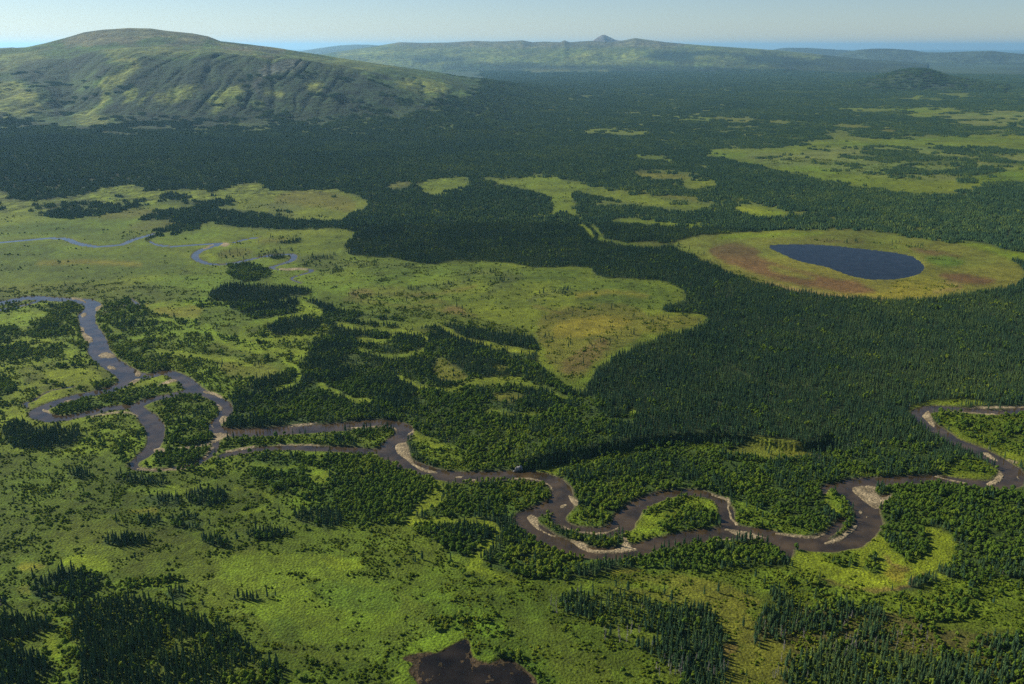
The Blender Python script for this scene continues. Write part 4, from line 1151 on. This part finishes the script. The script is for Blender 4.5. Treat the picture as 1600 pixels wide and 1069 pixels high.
C_p12 = proto('spruce_clump_shape', [patch_mesh(500 + i, 13.5, 9, 5, 9.5, .08) for i in range(6)])
C_p28 = proto('spruce_block_shape', [patch_mesh(520 + i, 30, 42, 5, 10, .06) for i in range(5)])
C_p70 = proto('spruce_tract_shape', [patch_mesh(540 + i, 74, 150, 6, 12, .04) for i in range(4)])

def instancer(name, pts, rot, scl, idx, coll, label, cat):
    me = bpy.data.meshes.new(name)
    me.vertices.add(len(pts)); me.vertices.foreach_set('co', np.asarray(pts, np.float32).ravel())
    for nm, ty, arr in (('rot', 'FLOAT', rot), ('scl', 'FLOAT', scl), ('idx', 'INT', idx)):
        a = me.attributes.new(nm, ty, 'POINT'); a.data.foreach_set('value', np.asarray(arr, np.int32 if ty == 'INT' else np.float32))
    o = link(name, me, 'stuff', label, cat)
    g = bpy.data.node_groups.new(name, 'GeometryNodeTree')
    g.interface.new_socket('Geometry', in_out='INPUT', socket_type='NodeSocketGeometry')
    g.interface.new_socket('Geometry', in_out='OUTPUT', socket_type='NodeSocketGeometry')
    gi_, go = g.nodes.new('NodeGroupInput'), g.nodes.new('NodeGroupOutput')
    ci = g.nodes.new('GeometryNodeCollectionInfo'); ci.inputs['Collection'].default_value = coll
    ci.inputs['Separate Children'].default_value = True; ci.inputs['Reset Children'].default_value = True
    ip = g.nodes.new('GeometryNodeInstanceOnPoints'); ip.inputs['Pick Instance'].default_value = True
    def at(nm, ty):
        n = g.nodes.new('GeometryNodeInputNamedAttribute'); n.data_type = ty; n.inputs['Name'].default_value = nm; return n.outputs['Attribute']
    cx = g.nodes.new('ShaderNodeCombineXYZ'); g.links.new(at('rot', 'FLOAT'), cx.inputs['Z'])
    g.links.new(gi_.outputs[0], ip.inputs['Points']); g.links.new(ci.outputs[0], ip.inputs['Instance'])
    g.links.new(at('idx', 'INT'), ip.inputs['Instance Index']); g.links.new(cx.outputs[0], ip.inputs['Rotation'])
    g.links.new(at('scl', 'FLOAT'), ip.inputs['Scale']); g.links.new(ip.outputs[0], go.inputs[0])
    md = o.modifiers.new('scatter', 'NODES'); md.node_group = g
    return o

# ------------------------------------------------------------------ where things grow
def candidates(D0, D1, s, seed):
    rg = np.random.default_rng(seed)
    hw = math.tan(R(44))
    ny = int((D1 - D0 * .7) / s); out = []
    yy = D0 * .7 + (np.arange(ny) + .5) * s
    for blk in np.array_split(yy, max(1, ny // 200)):
        w = blk.max() * hw
        xx = np.arange(-w, w, s)
        A_, B_ = np.meshgrid(xx, blk)
        A_ = A_ + (rg.random(A_.shape) - .5) * s * .9; B_ = B_ + (rg.random(B_.shape) - .5) * s * .9
        d = np.hypot(A_, B_); m = (d >= D0) & (d < D1)
        out.append(np.column_stack([A_[m], B_[m]]))
    Q = np.vstack(out)
    qx, qy = project(Q[:, 0], Q[:, 1])
    m = (qx > -330) & (qx < 1930) & (qy < 1230)
    return Q[m]
def site(Q):
    d = np.hypot(Q[:, 0], Q[:, 1]); a = np.arctan2(Q[:, 0], Q[:, 1])
    z, _ = hills(a, d)
    x, y = project(Q[:, 0], Q[:, 1], z)
    wd = np.clip(3.5 * 1000 / d, .8, 4)
    X_, Y_ = Q[:, 0], Q[:, 1]
    xw = x + (fbm(X_ / 22, Y_ / 22, 81, 4) - .5) * wd * 2.2; yw = y + (fbm(X_ / 22, Y_ / 22, 85, 4) - .5) * wd
    hw_ = (z > 5) * (d < 9000)
    xw = xw + hw_ * (fbm(X_ / 160, Y_ / 240, 87, 4) - .5) * 40; yw = yw + hw_ * (fbm(X_ / 160, Y_ / 240, 88, 4) - .5) * 22
    return d, z, x, y, np.where((d > 2100)[:, None], look(DENF, xw, yw), look(DEN, xw, yw))
def occupy(p, X_, Y_, seed, scale, hard=3.0):
    """clumped yes/no with mean share p"""
    n = fbm(X_ / scale, Y_ / scale, seed, 3)
    q = np.clip((p - n) * hard + .5, 0, 1)
    gap = fbm(X_ / 9, Y_ / 9, seed + 31, 2)
    q = np.where(p < .02, np.where(p > .003, p, 0), np.where(p > .94, 1 - .8 * (gap > .76), q))
    return rng.random(len(p)) < q
def dry(Q, gap):
    m = np.ones(len(Q), bool); d = np.hypot(Q[:, 0], Q[:, 1]); f = d < 2700
    qx, qy = project(Q[f, 0], Q[f, 1])
    e = river_depth(Q[f, 0], Q[f, 1])
    m[f] = (e > gap) & (look(SAND, qx, qy) < .12) & (look(LKB, qx, qy) < .05) & (look(SMB, qx, qy) < .1)
    return m
def gather(D0, D1, s, ch, seed, scale, hard, gap, thin=1.0):
    Q = candidates(D0, D1, s, seed)
    d, z, x, y, den_ = site(Q)
    m = occupy(den_[:, ch] * thin, Q[:, 0], Q[:, 1], seed + 500, scale, hard)
    Q, z, x, y = Q[m], z[m], x[m], y[m]
    m = dry(Q, gap)
    Q, z, x, y = Q[m], z[m], x[m], y[m]
    return Q, z, x, y
NEAR = 2100
def dress(Q, z, seed, nvar, lo, hi, scale=60):
    rg = np.random.default_rng(seed); n = len(Q)
    g = fbm(Q[:, 0] / scale, Q[:, 1] / scale, seed + 9, 3)
    s = (lo + (hi - lo) * (.55 * rg.random(n) + .45 * g))
    return np.column_stack([Q, z - .05]), rg.random(n) * 6.283, s, rg.integers(0, nvar, n)

def choose(x, y, s, Q, count):
    d = np.hypot(np.hypot(Q[:, 0], Q[:, 1]), H)
    sc = np.where((x > 6) & (x < 1594) & (y < 1066) & (y > 300), s / d, 0)
    o = np.argsort(-sc)[:count]
    m = np.zeros(len(Q), bool); m[o] = True
    return m
sets = {}
Q, z, x, y = gather(340, NEAR, 3.2, 0, 11, 22, 2.2, 1.5)
sets['spruce'] = (Q, z, x, y) + dress(Q, z, 21, len(SPR), .36, .98, 40)
Q, z, x, y = gather(340, NEAR, 3.5, 1, 12, 13, 1.8, 1.0)
sets['broad'] = (Q, z, x, y) + dress(Q, z, 22, len(BRD), .26, .98, 25)
Q, z, x, y = gather(340, 1750, 2.5, 2, 13, 10, 1.8, .5, .85)
sets['shrub'] = (Q, z, x, y) + dress(Q, z, 23, len(SHR), .22, 1.0, 25)

s_ = sets['spruce']; s_[6][:] = s_[6] * (1 + .15 * sstep(850, 930, s_[3]))
def place_words(x, y):
    return '%s%% across %s%% up' % (('%.1f' % (x / 16)).rstrip('0').rstrip('.'), ('%.1f' % (100 - y / 10.69)).rstrip('0').rstrip('.'))
def spot(x, y):
    if y > 900 and x < 90: return 'in the bottom left corner stand'
    if y > 900 and x < 460: return 'in the dense bottom left stand'
    if y > 900 and x > 1160: return 'in the bottom right open wood'
    if y > 900 and x > 850: return 'right of the bog pond'
    if y > 1000: return 'beside the bog pond'
    if x < 500: return 'in scrub below the river loops'
    if x < 900: return 'in woods below the river'
    if x > 1200: return 'by the lime meadow'
    return 'on meadow below the river'
def build_individuals(kind, parts, m1, m2, name, cat, group, looks, count):
    Q, z, x, y, P3, rot, scl, idx = sets[kind]
    hts = np.array([max(v[2] for v in p[0][0]) for p in parts])[idx] * scl
    sel = choose(x, y, hts, Q, count)
    meshes = []
    for p in parts:
        meshes.append((np_mesh(name + '_crown', p[0][0], p[0][1], m1, False), np_mesh(name + '_stem', p[1][0], p[1][1], m2, False)))
    gz = ground_at(Q[sel])
    cn, tn = ('crown', 'trunk') if kind != 'shrub' else ('foliage', 'stem')
    hs = hts[sel]; q1, q2 = np.quantile(hs, [.33, .66]) if len(hs) else (0, 0)
    for j, i in enumerate(np.flatnonzero(sel)):
        e = bpy.data.objects.new(name, None); SC.collection.objects.link(e)
        e.location = (Q[i, 0], Q[i, 1], gz[j] - .05); e.rotation_euler = (0, 0, rot[i]); e.scale = (scl[i],) * 3
        w = looks[0] if hts[i] < q1 else (looks[1] if hts[i] < q2 else looks[2])
        e['label'] = '%s %s, %s' % (w, spot(x[i], y[i]), place_words(x[i], y[i]))
        e['category'] = cat; e['group'] = group
        for nm, me in ((cn, meshes[idx[i]][0]), (tn, meshes[idx[i]][1])):
            c = bpy.data.objects.new(nm, me); SC.collection.objects.link(c); c.parent = e
    keep = ~sel
    return P3[keep], rot[keep], scl[keep], idx[keep]
def ground_at(Q):
    """height of the ground sheet under each point"""
    d = np.hypot(Q[:, 0], Q[:, 1]); a = np.arctan2(Q[:, 0], Q[:, 1])
    i = np.clip(np.searchsorted(Ds, d) - 1, 0, nr - 2); j = np.clip(np.searchsorted(az, a) - 1, 0, nc - 2)
    Zg = Z.reshape(nr, nc); t = (d - Ds[i]) / (Ds[i + 1] - Ds[i]); u = (a - az[j]) / (az[j + 1] - az[j])
    return (Zg[i, j] * (1 - u) + Zg[i, j + 1] * u) * (1 - t) + (Zg[i + 1, j] * (1 - u) + Zg[i + 1, j + 1] * u) * t
for k_ in list(sets):
    s_ = sets[k_]; s_[4][:, 2] = ground_at(s_[0]) - .05

a = build_individuals('spruce', SPR, M_spruce, M_bark, 'spruce_tree', 'spruce', 'nearest spruces along the bottom of the view',
    ('short dark spruce', 'middling dark spruce', 'tall dark spruce'), 300)
a[3][rng.random(len(a[3])) < .012] = len(SPR) + 1
instancer('spruce_forest', *a, C_spr, 'dense dark green spruce forest covering the right half of the valley', 'forest')
a = build_individuals('broad', BRD, M_broad, M_bark, 'broadleaf_tree', 'tree', 'nearest round green trees',
    ('small round green tree', 'round green tree', 'big round green tree'), 300)
instancer('broadleaf_woodland', *a, C_brd, 'round-crowned green trees along the river banks and islands', 'woodland')
a = build_individuals('shrub', SHR, M_shrub, M_bark, 'willow_shrub', 'shrub', 'nearest low shrubs',
    ('low green shrub', 'bushy green shrub', 'tall green shrub'), 300)
instancer('willow_scrub', *a, C_shr, 'low green willow scrub speckled over the meadows', 'scrub')

pts, rots, scls, ids = [], [], [], []
def patches(D0, D1, s, seed, coll, name, label, slo, shi):
    Q = candidates(D0, D1, s, seed)
    d, z, x, y, den_ = site(Q)
    p = np.maximum(den_[:, 0], den_[:, 1] * .8)
    m = occupy(p, Q[:, 0], Q[:, 1], seed + 700, 60 + s * 2, 2.2)
    # bare uplands stay bare; nothing on the lake
    m &= ~((z > 260) & (d < 12000)) & dry(Q, 3)
    Q = Q[m]
    rg = np.random.default_rng(seed); n = len(Q)
    gz = ground_at(Q)
    ang = rg.integers(0, 4, n) * 1.5708 + (rg.random(n) - .5) * .6
    g = fbm(Q[:, 0] / 150, Q[:, 1] / 150, seed + 3, 3)
    instancer(name, np.column_stack([Q, gz - .3]), ang, slo + (shi - slo) * (.5 * rg.random(n) + .5 * g), rg.integers(0, len(coll.objects), n), coll, label, 'forest')
    print(name, n)
patches(NEAR, 4300, 12.5, 31, C_p12, 'spruce_forest', 'dark spruce forest between the lake and the mountain foot', .75, 1.15)
patches(4300, 7600, 28, 32, C_p28, 'spruce_forest', 'blue-green spruce forest on the mountain apron and far plain', .8, 1.15)
patches(7600, 15500, 70, 33, C_p70, 'spruce_forest', 'hazy dark forest plain below the far range', .85, 1.15)
Q, z, x, y = gather(1750, 3600, 6.5, 2, 14, 30, 2.2, 1.0, .6)
P_, r_, s_, i_ = dress(Q, ground_at(Q), 24, len(SHR), .4, 1.5, 60)
instancer('willow_scrub', P_, r_, s_, i_, C_shr, 'low scrub dotted over the distant meadows by the small stream', 'scrub')
print({k_: len(v[0]) for k_, v in sets.items()}, 'ground verts', nr * nc)

# ------------------------------------------------------------------ dead spruces and the rock by the river
rs = np.random.default_rng(77)
zones = [((858, 934), (890, 962), 6), ((940, 985), (1000, 1006), 12), ((1015, 1012), (1140, 1064), 22), ((1180, 960), (1330, 1000), 14), ((1240, 1000), (1340, 1064), 16), ((1330, 985), (1460, 1040), 14), ((1200, 1010), (1240, 1060), 6)]
smesh = [(np_mesh('snag_trunk', p[0][0], p[0][1], M_dead, False), np_mesh('snag_branches', p[1][0], p[1][1], M_dead, False)) for p in SNG]
for (a0, b0), (a1, b1), n in zones:
    for _ in range(n):
        qx, qy = a0 + (a1 - a0) * rs.random(), b0 + (b1 - b0) * rs.random()
        gx, gy = pix_to_ground(qx, qy); gx, gy = float(gx), float(gy)
        gz = float(ground_at(np.array([[gx, gy]]))[0])
        e = bpy.data.objects.new('dead_spruce', None); SC.collection.objects.link(e)
        e.location = (gx, gy, gz - .1); s = .7 + .5 * rs.random(); e.scale = (s, s, s)
        e.rotation_euler = ((rs.random() - .5) * .14, (rs.random() - .5) * .14, rs.random() * 6.28)
        e['label'] = 'bare grey dead spruce %s, %s' % (spot(qx, qy), place_words(qx, qy))
        e['category'] = 'dead tree'; e['group'] = 'grey dead spruces right of the bog pond'
        i = int(rs.integers(0, 3))
        for nm, me in (('trunk', smesh[i][0]), ('branches', smesh[i][1])):
            c = bpy.data.objects.new(nm, me); SC.collection.objects.link(c); c.parent = e
V, Fc = [], []
rg = np.random.default_rng(5)
for (qx, qy, rr, hh) in [(807, 736, 1.8, 3.5), (810, 735, 2.0, 4.5), (813.5, 734, 1.9, 5.5), (803.5, 737, 1.2, 1.5)]:
    gx, gy = pix_to_ground(qx, qy)
    lump(V, Fc, (float(gx), float(gy), hh * .35), (rr, rr * .8, hh * .65), rg, .22)
link('rock_outcrop', np_mesh('rock_outcrop', V, Fc, M_rock, False), None, 'grey rock outcrop at the foot of the forest where the river bends', 'rock')

# ------------------------------------------------------------------ the air
me = bpy.data.meshes.new('haze')
B, z1, z2 = 120000.0, -4.0, 660.0
me.from_pydata([(-B, -B, z1), (B, -B, z1), (B, B, z1), (-B, B, z1), (-B, -B, z2), (B, -B, z2), (B, B, z2), (-B, B, z2)], [],
               [(0, 3, 2, 1), (4, 5, 6, 7), (0, 1, 5, 4), (1, 2, 6, 5), (2, 3, 7, 6), (3, 0, 4, 7)])
m, t, out = mat('haze')
pv = N(t, 'ShaderNodeVolumePrincipled')
pv.inputs['Color'].default_value = HAZE_COLOR
pv.inputs['Density'].default_value = HAZE_DENSITY
pv.inputs['Anisotropy'].default_value = .45
L(t, pv.outputs[0], out.inputs['Volume'])
me.materials.append(m)
link('haze', me, 'stuff', 'thin pale blue haze that fades the far hills', 'haze')
